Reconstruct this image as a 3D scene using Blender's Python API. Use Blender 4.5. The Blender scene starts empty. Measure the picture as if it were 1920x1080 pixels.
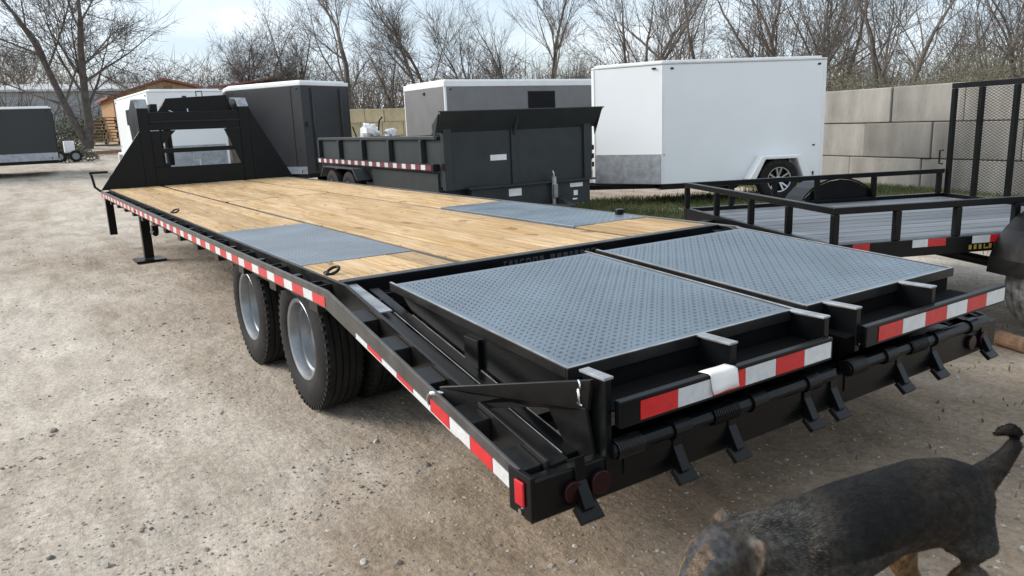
import bpy, bmesh, math, random
from mathutils import Vector, Matrix, noise
R = math.radians
SC = bpy.context.scene
COL = SC.collection

# ------------------------------------------------------------------ camera, sky, sun, exposure
cam_d = bpy.data.cameras.new('camera'); cam = bpy.data.objects.new('camera', cam_d); COL.objects.link(cam)
YAW, PITCH, ROLL = -0.582, -0.214, -0.040
fw = Vector((-math.sin(YAW)*math.cos(PITCH), math.cos(YAW)*math.cos(PITCH), math.sin(PITCH)))
rt = Vector((math.cos(YAW), math.sin(YAW), 0)); up = rt.cross(fw)
rt2 = math.cos(ROLL)*rt + math.sin(ROLL)*up; up2 = -math.sin(ROLL)*rt + math.cos(ROLL)*up
cm = Matrix.Identity(4)
for i in range(3):
    cm[i][0] = rt2[i]; cm[i][1] = up2[i]; cm[i][2] = -fw[i]
cm.translation = Vector((-1.059, -3.151, 1.408))
cam.matrix_world = cm
cam_d.sensor_width = 36; cam_d.lens = 36*1420.4/1920; cam_d.clip_start = 0.05; cam_d.clip_end = 3000
SC.camera = cam

SUN_EL, SUN_AZ = R(32), R(-46)           # azimuth clockwise from +Y: light comes from front-left of the trailer
world = bpy.data.worlds.new('World'); SC.world = world; world.use_nodes = True
wt = world.node_tree; wn = wt.nodes; wl = wt.links; wn.clear()
wo = wn.new('ShaderNodeOutputWorld'); bg = wn.new('ShaderNodeBackground'); bg.inputs['Strength'].default_value = 0.10
sky = wn.new('ShaderNodeTexSky'); sky.sky_type = 'NISHITA'; sky.sun_disc = False
sky.sun_elevation = SUN_EL; sky.sun_rotation = SUN_AZ; sky.air_density = 1.0; sky.dust_density = 2.0; sky.ozone_density = 1.0
tc = wn.new('ShaderNodeTexCoord'); mp = wn.new('ShaderNodeMapping'); mp.inputs['Scale'].default_value = (1.6, 1.6, 5.0)
ns = wn.new('ShaderNodeTexNoise'); ns.inputs['Scale'].default_value = 1.7; ns.inputs['Detail'].default_value = 6; ns.inputs['Roughness'].default_value = .55
rp = wn.new('ShaderNodeValToRGB'); rp.color_ramp.elements[0].position = .36; rp.color_ramp.elements[0].color = (.52, .52, .52, 1)
rp.color_ramp.elements[1].position = .60; rp.color_ramp.elements[1].color = (.96, .96, .96, 1)
ns2 = wn.new('ShaderNodeTexNoise'); ns2.inputs['Scale'].default_value = 3.1; ns2.inputs['Detail'].default_value = 5
rp2 = wn.new('ShaderNodeValToRGB'); rp2.color_ramp.elements[0].position = .38; rp2.color_ramp.elements[0].color = (4.9, 5.9, 6.9, 1)
rp2.color_ramp.elements[1].position = .72; rp2.color_ramp.elements[1].color = (7.8, 8.4, 8.9, 1)
mx = wn.new('ShaderNodeMix'); mx.data_type = 'RGBA'
wl.new(tc.outputs['Generated'], mp.inputs['Vector']); wl.new(mp.outputs['Vector'], ns.inputs['Vector']); wl.new(mp.outputs['Vector'], ns2.inputs['Vector'])
wl.new(ns.outputs['Fac'], rp.inputs['Fac']); wl.new(ns2.outputs['Fac'], rp2.inputs['Fac'])
wl.new(rp.outputs['Color'], mx.inputs['Factor']); wl.new(sky.outputs['Color'], mx.inputs['A']); wl.new(rp2.outputs['Color'], mx.inputs['B'])
wl.new(mx.outputs['Result'], bg.inputs['Color']); wl.new(bg.outputs['Background'], wo.inputs['Surface'])

sun_d = bpy.data.lights.new('sun', 'SUN'); sun_d.energy = 2.4; sun_d.angle = R(32); sun_d.color = (1.0, .95, .88)
sun = bpy.data.objects.new('sun', sun_d); COL.objects.link(sun)
sdir = Vector((math.sin(SUN_AZ)*math.cos(SUN_EL), math.cos(SUN_AZ)*math.cos(SUN_EL), math.sin(SUN_EL)))
sun.rotation_euler = sdir.to_track_quat('Z', 'Y').to_euler(); sun.location = (0, 0, 30)
vs = SC.view_settings; vs.view_transform = 'Standard'; vs.look = 'None'; vs.exposure = 0.70; vs.gamma = 1.0; vs.use_curve_mapping = False

# ------------------------------------------------------------------ mesh helpers
class MB:
    def __init__(s): s.v = []; s.f = []
    def add(s, vs, fs):
        o = len(s.v); s.v += [tuple(p) for p in vs]; s.f += [tuple(i+o for i in f) for f in fs]; return s
    def box(s, x0, x1, y0, y1, z0, z1):
        return s.add([(x0,y0,z0),(x1,y0,z0),(x1,y1,z0),(x0,y1,z0),(x0,y0,z1),(x1,y0,z1),(x1,y1,z1),(x0,y1,z1)],
                     [(0,3,2,1),(4,5,6,7),(0,1,5,4),(1,2,6,5),(2,3,7,6),(3,0,4,7)])
    def bar(s, a, b, w, h, upv=(0,0,1)):
        a = Vector(a); b = Vector(b); d = (b-a).normalized(); u = Vector(upv); sd = d.cross(u)
        if sd.length < 1e-4: sd = d.cross(Vector((1,0,0)))
        sd.normalize(); u = sd.cross(d).normalized(); P = []
        for q in (a, b):
            for i, j in ((-1,-1),(1,-1),(1,1),(-1,1)): P.append(q + sd*w*.5*i + u*h*.5*j)
        return s.add(P, [(0,1,2,3),(7,6,5,4),(0,4,5,1),(1,5,6,2),(2,6,7,3),(3,7,4,0)])
    def tube(s, pts, r, n=8, cap=True):
        pts = [Vector(p) for p in pts]; rs = r if isinstance(r, (list, tuple)) else [r]*len(pts)
        o = len(s.v); ref = None
        for i, p in enumerate(pts):
            d = (pts[min(i+1, len(pts)-1)] - pts[max(i-1, 0)]).normalized()
            if ref is None: ref = d.orthogonal().normalized()
            ref = (ref - d*ref.dot(d)).normalized(); b = d.cross(ref)
            for k in range(n):
                a = 2*math.pi*k/n; s.v.append(tuple(p + (ref*math.cos(a)+b*math.sin(a))*rs[i]))
        for i in range(len(pts)-1):
            for k in range(n):
                a = o+i*n+k; b_ = o+i*n+(k+1) % n; s.f.append((a, b_, b_+n, a+n))
        if cap:
            s.f.append(tuple(o+n-1-k for k in range(n))); e = o+(len(pts)-1)*n; s.f.append(tuple(e+k for k in range(n)))
        return s
    def lathe(s, prof, axis_pt=(0,0,0), n=40, closed=False, ax='X'):
        # prof: list of (t, r) along axis
        o = len(s.v)
        for (t, r) in prof:
            for k in range(n):
                a = 2*math.pi*k/n; c, q = r*math.cos(a), r*math.sin(a)
                if ax == 'X': p = (t, c, q)
                elif ax == 'Y': p = (c, t, q)
                else: p = (c, q, t)
                s.v.append((p[0]+axis_pt[0], p[1]+axis_pt[1], p[2]+axis_pt[2]))
        m = len(prof)
        for i in range(m if closed else m-1):
            j = (i+1) % m
            for k in range(n):
                a = o+i*n+k; b = o+i*n+(k+1) % n; s.f.append((a, b, o+j*n+(k+1) % n, o+j*n+k))
        return s
    def prism(s, poly, a, b, ax='X'):
        # poly in the two other axes, extruded from a to b along ax
        n = len(poly); P = []
        for t in (a, b):
            for (u, w) in poly:
                P.append((t,u,w) if ax == 'X' else (u,t,w) if ax == 'Y' else (u,w,t))
        F = [tuple(range(n-1,-1,-1)), tuple(range(n, 2*n))] + [(i, (i+1) % n, n+(i+1) % n, n+i) for i in range(n)]
        return s.add(P, F)
    def mesh(s, name):
        me = bpy.data.meshes.new(name); me.from_pydata(s.v, [], s.f); me.update()
        bm = bmesh.new(); bm.from_mesh(me); bmesh.ops.recalc_face_normals(bm, faces=bm.faces); bm.to_mesh(me); bm.free()
        return me
    def build(s, name, mat, parent=None, smooth=False, bevel=0, loc=None, fast=False):
        if fast:
            me = bpy.data.meshes.new(name); me.from_pydata(s.v, [], s.f); me.update()
        else: me = s.mesh(name)
        me.materials.append(mat)
        if smooth: me.polygons.foreach_set('use_smooth', [True]*len(me.polygons))
        o = bpy.data.objects.new(name, me); COL.objects.link(o); o.parent = parent
        if loc: o.location = loc
        if bevel:
            m = o.modifiers.new('bevel', 'BEVEL'); m.width = bevel; m.segments = 2; m.limit_method = 'ANGLE'; m.angle_limit = R(40)
        return o
def smooth_angle(o, deg=35):
    me = o.data; me.polygons.foreach_set('use_smooth', [True]*len(me.polygons)); me.set_sharp_from_angle(angle=R(deg)); return o
def tag(o, label=None, cat=None, group=None, kind=None):
    if label: o['label'] = label
    if cat: o['category'] = cat
    if group: o['group'] = group
    if kind: o['kind'] = kind
    return o
def thing(name, label, cat, loc=(0,0,0), rz=0, group=None):
    o = bpy.data.objects.new(name, None); COL.objects.link(o); o.location = loc; o.rotation_euler = (0,0,rz); o.empty_display_size = .2
    return tag(o, label, cat, group)
def copy_tree(o, parent=None, loc=None):
    c = o.copy(); COL.objects.link(c); c.parent = parent
    if loc: c.location = loc
    for ch in list(o.children): copy_tree(ch, c)
    return c

# ------------------------------------------------------------------ materials
def mat(name, col, rough=.5, metal=0.0, var=.15, vscale=8.0, bump=0.0, bscale=60.0, spec=.5, stretch=None, col2=None, rand=0.0, rvar=0.0, coat=0.0):
    m = bpy.data.materials.new(name); m.use_nodes = True; nt = m.node_tree; N = nt.nodes; L = nt.links
    b = N['Principled BSDF']; b.inputs['Roughness'].default_value = rough; b.inputs['Metallic'].default_value = metal
    b.inputs['Specular IOR Level'].default_value = spec
    if coat: b.inputs['Coat Weight'].default_value = coat; b.inputs['Coat Roughness'].default_value = .08
    t = N.new('ShaderNodeTexCoord'); mpn = N.new('ShaderNodeMapping'); L.new(t.outputs['Object'], mpn.inputs['Vector'])
    if stretch: mpn.inputs['Scale'].default_value = stretch
    n = N.new('ShaderNodeTexNoise'); n.inputs['Scale'].default_value = vscale; n.inputs['Detail'].default_value = 5; n.inputs['Roughness'].default_value = .6
    L.new(mpn.outputs['Vector'], n.inputs['Vector'])
    r = N.new('ShaderNodeValToRGB'); c2 = col2 or tuple(min(1, c*(1+var)) for c in col); c1 = tuple(c*(1-var) for c in col)
    r.color_ramp.elements[0].position = .3; r.color_ramp.elements[0].color = (*c1, 1); r.color_ramp.elements[1].position = .7; r.color_ramp.elements[1].color = (*c2, 1)
    L.new(n.outputs['Fac'], r.inputs['Fac']); out = r.outputs['Color']
    if rand:
        oi = N.new('ShaderNodeObjectInfo'); mr = N.new('ShaderNodeMapRange'); mr.inputs['To Min'].default_value = 1-rand; mr.inputs['To Max'].default_value = 1+rand
        L.new(oi.outputs['Random'], mr.inputs['Value']); hs = N.new('ShaderNodeHueSaturation'); L.new(mr.outputs['Result'], hs.inputs['Value']); L.new(out, hs.inputs['Color']); out = hs.outputs['Color']
    L.new(out, b.inputs['Base Color'])
    if rvar:
        mr2 = N.new('ShaderNodeMapRange'); mr2.inputs['To Min'].default_value = max(0, rough-rvar); mr2.inputs['To Max'].default_value = min(1, rough+rvar)
        L.new(n.outputs['Fac'], mr2.inputs['Value']); L.new(mr2.outputs['Result'], b.inputs['Roughness'])
    if bump:
        n2 = N.new('ShaderNodeTexNoise'); n2.inputs['Scale'].default_value = bscale; n2.inputs['Detail'].default_value = 4
        L.new(mpn.outputs['Vector'], n2.inputs['Vector']); bp = N.new('ShaderNodeBump'); bp.inputs['Strength'].default_value = bump; bp.inputs['Distance'].default_value = .01
        L.new(n2.outputs['Fac'], bp.inputs['Height']); L.new(bp.outputs['Normal'], b.inputs['Normal'])
    return m

M = {}
M['black'] = mat('black_paint', (.0045,.005,.0055), .30, spec=.22, var=.3, vscale=5, rvar=.10, bump=.05, bscale=14)
M['flat_black'] = mat('flat_black', (.003,.003,.0033), .8, var=.3, spec=.1)
M['rail'] = mat('dusty_black_rail', (.011,.0105,.0105), .36, spec=.3, var=.5, vscale=9, rvar=.12, bump=.08, bscale=30)
M['rub'] = mat('dusty_rub_rail_reflection', (.058,.056,.054), .42, var=.5, vscale=9, rvar=.12, bump=.08, bscale=30)  # dusty black, lightened to paint in the reflection of bright ground
M['scuffed'] = mat('scuffed_grey_steel', (.30,.31,.32), .45, .3, var=.35, vscale=14, bump=.1, bscale=40)
M['tread'] = mat('tread_plate_paint', (.150,.188,.222), .36, .35, var=.26, vscale=2.6, rvar=.20, bump=.05, bscale=20)
M['tread_dark'] = mat('tread_plate_dusty', (.185,.210,.235), .42, .25, var=.2, vscale=2.5, rvar=.12, bump=.05, bscale=20)
M['red'] = mat('red_reflective_tape', (.55,.018,.022), .28, var=.15, vscale=30, rand=.1)
M['tape_old'] = mat('faded_dark_red_tape', (.17,.028,.042), .35, var=.2, vscale=30)
M['white_tape'] = mat('white_reflective_tape', (.62,.63,.63), .3, var=.10, vscale=40, rand=.06)
M['lens'] = mat('red_lamp_lens', (.50,.01,.02), .12, var=.1, vscale=40)
M['lens_dark'] = mat('dark_red_lamp_lens', (.016,.0015,.004), .3, var=.2, vscale=40, spec=.3)
M['tyre'] = mat('tyre_rubber', (.013,.0125,.012), .78, spec=.3, var=.5, vscale=12, bump=.25, bscale=90)
M['tyre_dusty'] = mat('dusty_tyre_rubber', (.10,.095,.09), .9, var=.8, vscale=14, bump=.4, bscale=60, col2=(.42,.40,.38))
M['rim'] = mat('silver_wheel_paint', (.25,.265,.28), .34, .7, var=.15, vscale=10)
M['chrome'] = mat('zinc_plated_steel', (.72,.72,.70), .2, 1.0, var=.1)
M['white_metal'] = mat('white_trailer_skin', (.79,.81,.82), .33, var=.025, vscale=1.2, bump=.02, bscale=3)
M['white_trim'] = mat('white_roof_trim', (.78,.79,.79), .35, var=.05, vscale=3)
M['charcoal'] = mat('charcoal_trailer_skin', (.036,.037,.040), .34, spec=.3, var=.10, vscale=1.5, bump=.03, bscale=3)
M['grey_skin'] = mat('pewter_trailer_skin', (.16,.16,.163), .38, .1, var=.14, vscale=1.6, bump=.03, bscale=3)
M['dump'] = mat('dark_grey_green_paint', (.030,.036,.038), .42, spec=.3, var=.18, vscale=3, bump=.03, bscale=6)
M['guard'] = mat('diamond_stone_guard', (.34,.36,.39), .5, .45, var=.25, vscale=9, bump=.3, bscale=80)
M['galv'] = mat('aluminium_trim', (.50,.51,.52), .35, .8, var=.15)
M['glass'] = mat('dark_window_glass', (.004,.004,.005), .12, var=.2, spec=.12)
M['concrete'] = mat('concrete_block', (.222,.210,.190), .88, var=.30, vscale=1.6, bump=.55, bscale=22, rand=.22, stretch=(1.6,1.6,.55))
M['concrete_y'] = mat('yellowish_block', (.47,.385,.235), .88, var=.2, vscale=3, bump=.3, bscale=20, rand=.16)
M['redroof'] = mat('red_metal_roof', (.24,.085,.06), .5, var=.2, vscale=4)
M['osb'] = mat('orange_board_wall', (.36,.20,.085), .8, var=.2, vscale=5, bump=.2)
M['tan'] = mat('tan_gable_board', (.40,.28,.17), .8, var=.2, vscale=5)
M['siding'] = mat('pale_grey_siding', (.42,.43,.44), .6, var=.10, vscale=1)
M['siding_roof'] = mat('pale_metal_roof', (.58,.58,.57), .5, var=.2, vscale=2.5)
M['pallet'] = mat('pallet_wood', (.34,.23,.13), .85, var=.35, vscale=6, rand=.25)
M['paper'] = mat('crumpled_paper', (.76,.72,.69), .7, var=.05)
M['plastic_white'] = mat('white_plastic_sheet', (.78,.78,.78), .5, var=.08)
M['decal_grey'] = mat('faded_grey_decal', (.04,.043,.046), .5, var=.2, vscale=40)
M['decal_yellow'] = mat('yellow_decal', (.33,.22,.03), .5, var=.2, vscale=40)
M['bark'] = mat('grey_brown_bark', (.085,.072,.062), .9, var=.4, vscale=5, bump=.5, bscale=20)
M['twig'] = mat('bare_twig', (.125,.105,.090), .9, var=.3, vscale=2, rand=.25)
M['brush'] = mat('dry_brush', (.14,.108,.078), .9, var=.4, vscale=.4)
M['budding'] = mat('budding_leaf', (.095,.092,.046), .8, var=.45, vscale=.9)
M['evergreen'] = mat('dark_weed_leaf', (.055,.062,.035), .8, var=.5, vscale=1.0)
M['grass'] = mat('grass_blade', (.085,.145,.028), .7, var=.5, vscale=1.3, col2=(.17,.17,.06))
M['log'] = mat('split_log_end', (.26,.15,.09), .85, var=.4, vscale=14, bump=.4)

def wood_material():
    m = bpy.data.materials.new('pine_deck_board'); m.use_nodes = True; nt = m.node_tree; N = nt.nodes; L = nt.links; b = N['Principled BSDF']
    b.inputs['Roughness'].default_value = .72; b.inputs['Specular IOR Level'].default_value = .3
    t = N.new('ShaderNodeTexCoord'); oi = N.new('ShaderNodeObjectInfo')
    off = N.new('ShaderNodeVectorMath'); off.operation = 'SCALE'; off.inputs['Scale'].default_value = 37.0
    cmb = N.new('ShaderNodeCombineXYZ'); L.new(oi.outputs['Random'], cmb.inputs[0]); L.new(oi.outputs['Random'], cmb.inputs[1]); L.new(cmb.outputs[0], off.inputs[0])
    ad = N.new('ShaderNodeVectorMath'); ad.operation = 'ADD'; L.new(t.outputs['Object'], ad.inputs[0]); L.new(off.outputs[0], ad.inputs[1])
    def nz(scale, st, det=5, rough=.6, dist=0.0):
        mp_ = N.new('ShaderNodeMapping'); mp_.inputs['Scale'].default_value = st; L.new(ad.outputs[0], mp_.inputs['Vector'])
        n = N.new('ShaderNodeTexNoise'); n.inputs['Scale'].default_value = scale; n.inputs['Detail'].default_value = det; n.inputs['Roughness'].default_value = rough; n.inputs['Distortion'].default_value = dist
        L.new(mp_.outputs[0], n.inputs['Vector']); return n
    g1 = nz(1.0, (46, 1.9, 10), 6, .65, 1.1); g2 = nz(1.0, (4.5, .9, 1), 4); g3 = nz(1.0, (13, 5.5, 4), 2, .5)
    r1 = N.new('ShaderNodeValToRGB'); e = r1.color_ramp.elements
    e[0].position = .30; e[0].color = (.36,.215,.10,1); e[1].position = .64; e[1].color = (.70,.54,.335,1)
    L.new(g1.outputs['Fac'], r1.inputs['Fac'])
    r2 = N.new('ShaderNodeValToRGB'); e = r2.color_ramp.elements
    e[0].position = .30; e[0].color = (.72,.60,.40,1); e[1].position = .70; e[1].color = (1.0,.97,.95,1); L.new(g2.outputs['Fac'], r2.inputs['Fac'])
    mu = N.new('ShaderNodeMix'); mu.data_type = 'RGBA'; mu.blend_type = 'MULTIPLY'; mu.inputs['Factor'].default_value = 1
    L.new(r1.outputs['Color'], mu.inputs['A']); L.new(r2.outputs['Color'], mu.inputs['B'])
    # knots
    r3 = N.new('ShaderNodeValToRGB'); e = r3.color_ramp.elements; e[0].position = .64; e[0].color = (0,0,0,1); e[1].position = .70; e[1].color = (.85,.85,.85,1); L.new(g3.outputs['Fac'], r3.inputs['Fac'])
    mk = N.new('ShaderNodeMix'); mk.data_type = 'RGBA'; mk.inputs['B'].default_value = (.20,.11,.05,1); L.new(r3.outputs['Color'], mk.inputs['Factor']); L.new(mu.outputs['Result'], mk.inputs['A'])
    mr = N.new('ShaderNodeMapRange'); mr.inputs['To Min'].default_value = .76; mr.inputs['To Max'].default_value = 1.16; L.new(oi.outputs['Random'], mr.inputs['Value'])
    hs = N.new('ShaderNodeHueSaturation'); L.new(mr.outputs['Result'], hs.inputs['Value']); L.new(mk.outputs['Result'], hs.inputs['Color'])
    L.new(hs.outputs['Color'], b.inputs['Base Color'])
    bp = N.new('ShaderNodeBump'); bp.inputs['Strength'].default_value = .25; bp.inputs['Distance'].default_value = .004; L.new(g1.outputs['Fac'], bp.inputs['Height']); L.new(bp.outputs['Normal'], b.inputs['Normal'])
    return m
M['wood'] = wood_material()
M['deck_grey'] = mat('weathered_grey_board', (.13,.14,.155), .55, var=.4, vscale=1.0, stretch=(1.0, 26, 6), bump=.2, bscale=3, rand=.22)

def gravel_material():
    m = bpy.data.materials.new('crushed_limestone'); m.use_nodes = True; nt = m.node_tree; N = nt.nodes; L = nt.links; b = N['Principled BSDF']
    b.inputs['Roughness'].default_value = .93; b.inputs['Specular IOR Level'].default_value = .2
    t = N.new('ShaderNodeTexCoord')
    def nz(scale, det=6, rough=.6, st=(1,1,1), rot=0, dist=0):
        mp_ = N.new('ShaderNodeMapping'); mp_.inputs['Scale'].default_value = st; mp_.inputs['Rotation'].default_value = (0,0,rot); L.new(t.outputs['Object'], mp_.inputs['Vector'])
        n = N.new('ShaderNodeTexNoise'); n.inputs['Scale'].default_value = scale; n.inputs['Detail'].default_value = det; n.inputs['Roughness'].default_value = rough; n.inputs['Distortion'].default_value = dist
        L.new(mp_.outputs[0], n.inputs['Vector']); return n
    def ramp(n, p0, c0, p1, c1):
        r = N.new('ShaderNodeValToRGB'); e = r.color_ramp.elements; e[0].position = p0; e[0].color = (*c0,1); e[1].position = p1; e[1].color = (*c1,1); L.new(n.outputs['Fac'], r.inputs['Fac']); return r
    def mul(a, c):
        x = N.new('ShaderNodeMix'); x.data_type = 'RGBA'; x.blend_type = 'MULTIPLY'; x.inputs['Factor'].default_value = 1; L.new(a, x.inputs['A']); L.new(c, x.inputs['B']); return x.outputs['Result']
    big = ramp(nz(.45, 5, .55, (1,.55,1), .5), .34, (.385,.330,.268), .62, (.560,.508,.443))
    mid = ramp(nz(3.2, 6, .65, (1,.5,1), .35, .6), .30, (.72,.69,.66), .60, (1.05,1.04,1.03))
    fine = ramp(nz(38, 5, .7), .30, (.66,.64,.62), .62, (1.08,1.07,1.06))
    tr = ramp(nz(1.1, 4, .6, (3.2,.35,1), .55), .50, (1,1,1), .70, (.80,.77,.74))
    c = mul(mul(mul(big.outputs['Color'], mid.outputs['Color']), fine.outputs['Color']), tr.outputs['Color'])
    # grass stained zone near the block wall and the white trailer
    vo = N.new('ShaderNodeTexVoronoi'); vo.inputs['Scale'].default_value = 42; L.new(t.outputs['Object'], vo.inputs['Vector'])
    pr = N.new('ShaderNodeValToRGB'); e = pr.color_ramp.elements; e[0].position = .0; e[0].color = (.30,.28,.26,1); e[1].position = .20; e[1].color = (1,1,1,1)
    L.new(vo.outputs['Distance'], pr.inputs['Fac'])
    pm = ramp(nz(2.3, 4, .6, (1,.5,1), .4), .50, (0,0,0), .62, (1,1,1))
    pe = N.new('ShaderNodeMix'); pe.data_type = 'RGBA'; pe.inputs['A'].default_value = (1,1,1,1); L.new(pm.outputs['Color'], pe.inputs['Factor']); L.new(pr.outputs['Color'], pe.inputs['B'])
    c = mul(c, pe.outputs['Result'])
    # darker, browner ground around the rear right of the yard, irregular edge
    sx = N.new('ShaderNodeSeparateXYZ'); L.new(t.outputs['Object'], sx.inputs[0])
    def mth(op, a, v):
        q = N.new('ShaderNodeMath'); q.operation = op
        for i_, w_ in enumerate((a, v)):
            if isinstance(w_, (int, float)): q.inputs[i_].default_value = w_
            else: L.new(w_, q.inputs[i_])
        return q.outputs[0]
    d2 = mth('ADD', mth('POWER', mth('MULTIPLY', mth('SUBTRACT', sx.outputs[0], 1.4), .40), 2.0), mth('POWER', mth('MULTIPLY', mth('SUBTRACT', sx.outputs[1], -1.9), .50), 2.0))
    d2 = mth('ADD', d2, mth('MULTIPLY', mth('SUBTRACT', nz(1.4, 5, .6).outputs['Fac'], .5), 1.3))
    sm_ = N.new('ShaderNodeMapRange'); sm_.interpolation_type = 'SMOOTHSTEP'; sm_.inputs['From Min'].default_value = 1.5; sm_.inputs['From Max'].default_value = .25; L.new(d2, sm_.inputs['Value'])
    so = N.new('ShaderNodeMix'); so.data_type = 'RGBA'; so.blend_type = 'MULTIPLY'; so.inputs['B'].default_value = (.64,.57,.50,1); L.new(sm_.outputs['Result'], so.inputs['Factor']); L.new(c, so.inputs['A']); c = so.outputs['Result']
    L.new(c, b.inputs['Base Color'])
    h1 = nz(60, 5, .7); h2 = nz(9, 5, .6, (1,.6,1), .4)
    b1 = N.new('ShaderNodeBump'); b1.inputs['Strength'].default_value = .55; b1.inputs['Distance'].default_value = .012; L.new(h1.outputs['Fac'], b1.inputs['Height'])
    b2 = N.new('ShaderNodeBump'); b2.inputs['Strength'].default_value = .5; b2.inputs['Distance'].default_value = .05; L.new(h2.outputs['Fac'], b2.inputs['Height']); L.new(b2.outputs['Normal'], b1.inputs['Normal'])
    L.new(b1.outputs['Normal'], b.inputs['Normal'])
    return m
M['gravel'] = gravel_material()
def stone_material():
    m = bpy.data.materials.new('loose_stone'); m.use_nodes = True; nt = m.node_tree; N = nt.nodes; L = nt.links; b = N['Principled BSDF']; b.inputs['Roughness'].default_value = .9
    g = N.new('ShaderNodeNewGeometry'); r = N.new('ShaderNodeValToRGB'); e = r.color_ramp.elements
    e[0].position = 0; e[0].color = (.13,.112,.094,1); e[1].position = 1; e[1].color = (.46,.42,.37,1); x = e.new(.40); x.color = (.26,.225,.188,1)
    L.new(g.outputs['Random Per Island'], r.inputs['Fac']); L.new(r.outputs['Color'], b.inputs['Base Color']); return m
M['stone'] = stone_material()

# ------------------------------------------------------------------ ground
def interp(x, xs, ys):
    if x <= xs[0]: return ys[0]
    for i in range(len(xs)-1):
        if x <= xs[i+1]:
            t = (x-xs[i])/(xs[i+1]-xs[i]); return ys[i] + (ys[i+1]-ys[i])*t
    return ys[-1]
def gz(x, y):
    z = interp(y, [11, 16, 23, 30, 37, 48, 60, 90], [0, .16, .44, .80, 1.17, 1.55, 1.95, 2.3])
    return z
RUTS = [(-2.2,3.02,.5,2.95,.018), (-1.9,1.72,.1,1.55,.015), (-2.0,.90,-.1,1.0,.014), (-1.4,-.5,.3,-.22,.012), (-3.0,5.0,-.2,4.9,.016), (-3.6,8.0,-.6,7.6,.018), (2.2,-2.9,5.5,-1.6,.012)]
def micro(x, y):
    d = math.hypot(x+1, y+3)
    if d > 40: return 0
    rut = 0
    for (ax, ay, bx, by, dp_) in RUTS:
        ex, ey = bx-ax, by-ay; L2 = ex*ex+ey*ey; t_ = ((x-ax)*ex+(y-ay)*ey)/L2
        if -.1 < t_ < 1.1:
            q_ = abs((x-ax)*ey-(y-ay)*ex)/math.sqrt(L2) + .05*noise.noise(Vector((x*1.1, y*1.1, 4)))
            rut += dp_*(math.exp(-(q_/.10)**2) - .8*math.exp(-((q_-.19)/.07)**2))*(1-max(0, abs(t_-.5)-.3)/.3)
    return -rut*(.6+.8*abs(noise.noise(Vector((x*3, y*3, 7))))) + .030*noise.noise(Vector((x*.55, y*.4, 3.1))) + .010*noise.noise(Vector((x*2.3, y*1.5, 9.7)))
def axis_lines(a, b, dense0, dense1, step, lim):
    v = []; x = dense0
    while x <= dense1: v.append(x); x += step
    s = step; x = v[0]; pre = []
    while x > a: s *= 1.22; x -= s; pre.append(x)
    s = step; x = v[-1]; post = []
    while x < b: s *= 1.22; x += s; post.append(x)
    return pre[::-1] + v + post
gx = axis_lines(-900, 900, -5, 14, .12, 0); gy = axis_lines(-900, 900, -4, 13, .12, 0)
gm = MB(); nx = len(gx)
for y in gy:
    for x in gx: gm.v.append((x, y, gz(x, y) + micro(x, y) - .012))
for j in range(len(gy)-1):
    for i in range(nx-1):
        a = j*nx+i; gm.f.append((a, a+1, a+1+nx, a+nx))
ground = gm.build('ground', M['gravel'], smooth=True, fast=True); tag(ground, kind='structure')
def gh(x, y): return gz(x, y) + micro(x, y) - .012

# loose stones
rnd = random.Random(5)
sm = MB(); PH = 1.618; OCT = [(a_*.55, b_*.55, c_*.55) for (a_, b_, c_) in [(-1,PH,0),(1,PH,0),(-1,-PH,0),(1,-PH,0),(0,-1,PH),(0,1,PH),(0,-1,-PH),(0,1,-PH),(PH,0,-1),(PH,0,1),(-PH,0,-1),(-PH,0,1)]]; OF = [(0,11,5),(0,5,1),(0,1,7),(0,7,10),(0,10,11),(1,5,9),(5,11,4),(11,10,2),(10,7,6),(7,1,8),(3,9,4),(3,4,2),(3,2,6),(3,6,8),(3,8,9),(4,9,5),(2,4,11),(6,2,10),(8,6,7),(9,8,1)]
cnt = 0; tries = 0
while cnt < 20000 and tries < 200000:
    tries += 1
    d = 1.2 + 13*rnd.random()**1.9; a = rnd.uniform(-.25, 1.42)
    x = -1.06 + d*math.sin(a); y = -3.15 + d*math.cos(a)
    dens = .5 + noise.noise(Vector((x*1.3+7, y*.7, 1.0))) + .35*noise.noise(Vector((x*4, y*3, 2.0)))
    for (ax, ay, bx, by, dp_) in RUTS:
        if min(ax, bx) < x < max(ax, bx) and abs(y - (ay+(by-ay)*(x-ax)/(bx-ax))) < .22: dens += .5
    if rnd.random() > max(.05, dens*.9): continue
    s = rnd.choice([.003,.004,.004,.005,.006,.008]) * (1 + .05*d); 
    if rnd.random() < .012: s = rnd.uniform(.012,.024)
    z = gh(x, y); an = rnd.uniform(0, 6.28); ca, sa = math.cos(an), math.sin(an); fx, fy, fz = rnd.uniform(.7,1.4), rnd.uniform(.6,1.1), rnd.uniform(.4,.8)
    P = []
    for (u, v, w) in OCT:
        j = rnd.uniform(.75, 1.2); u, v, w = u*s*fx*j, v*s*fy*j, w*s*fz*j
        P.append((x+u*ca-v*sa, y+u*sa+v*ca, z+w-s*.10))
    sm.add(P, OF); cnt += 1
tag(sm.build('loose_stones', M['stone'], fast=True), 'loose grey and brown stones scattered over the pale gravel yard', 'gravel', kind='stuff')

# ------------------------------------------------------------------ GOOSENECK FLATBED TRAILER
H = .76; LEN = 8.2; W = 2.58
GT = thing('gooseneck_trailer', 'long black gooseneck flatbed trailer with pine deck and folded tread plate ramps', 'trailer')
def gp(mb, name, m, bevel=.004, parent=GT, smooth=False): return mb.build(name, m, parent, smooth, bevel)

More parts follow.
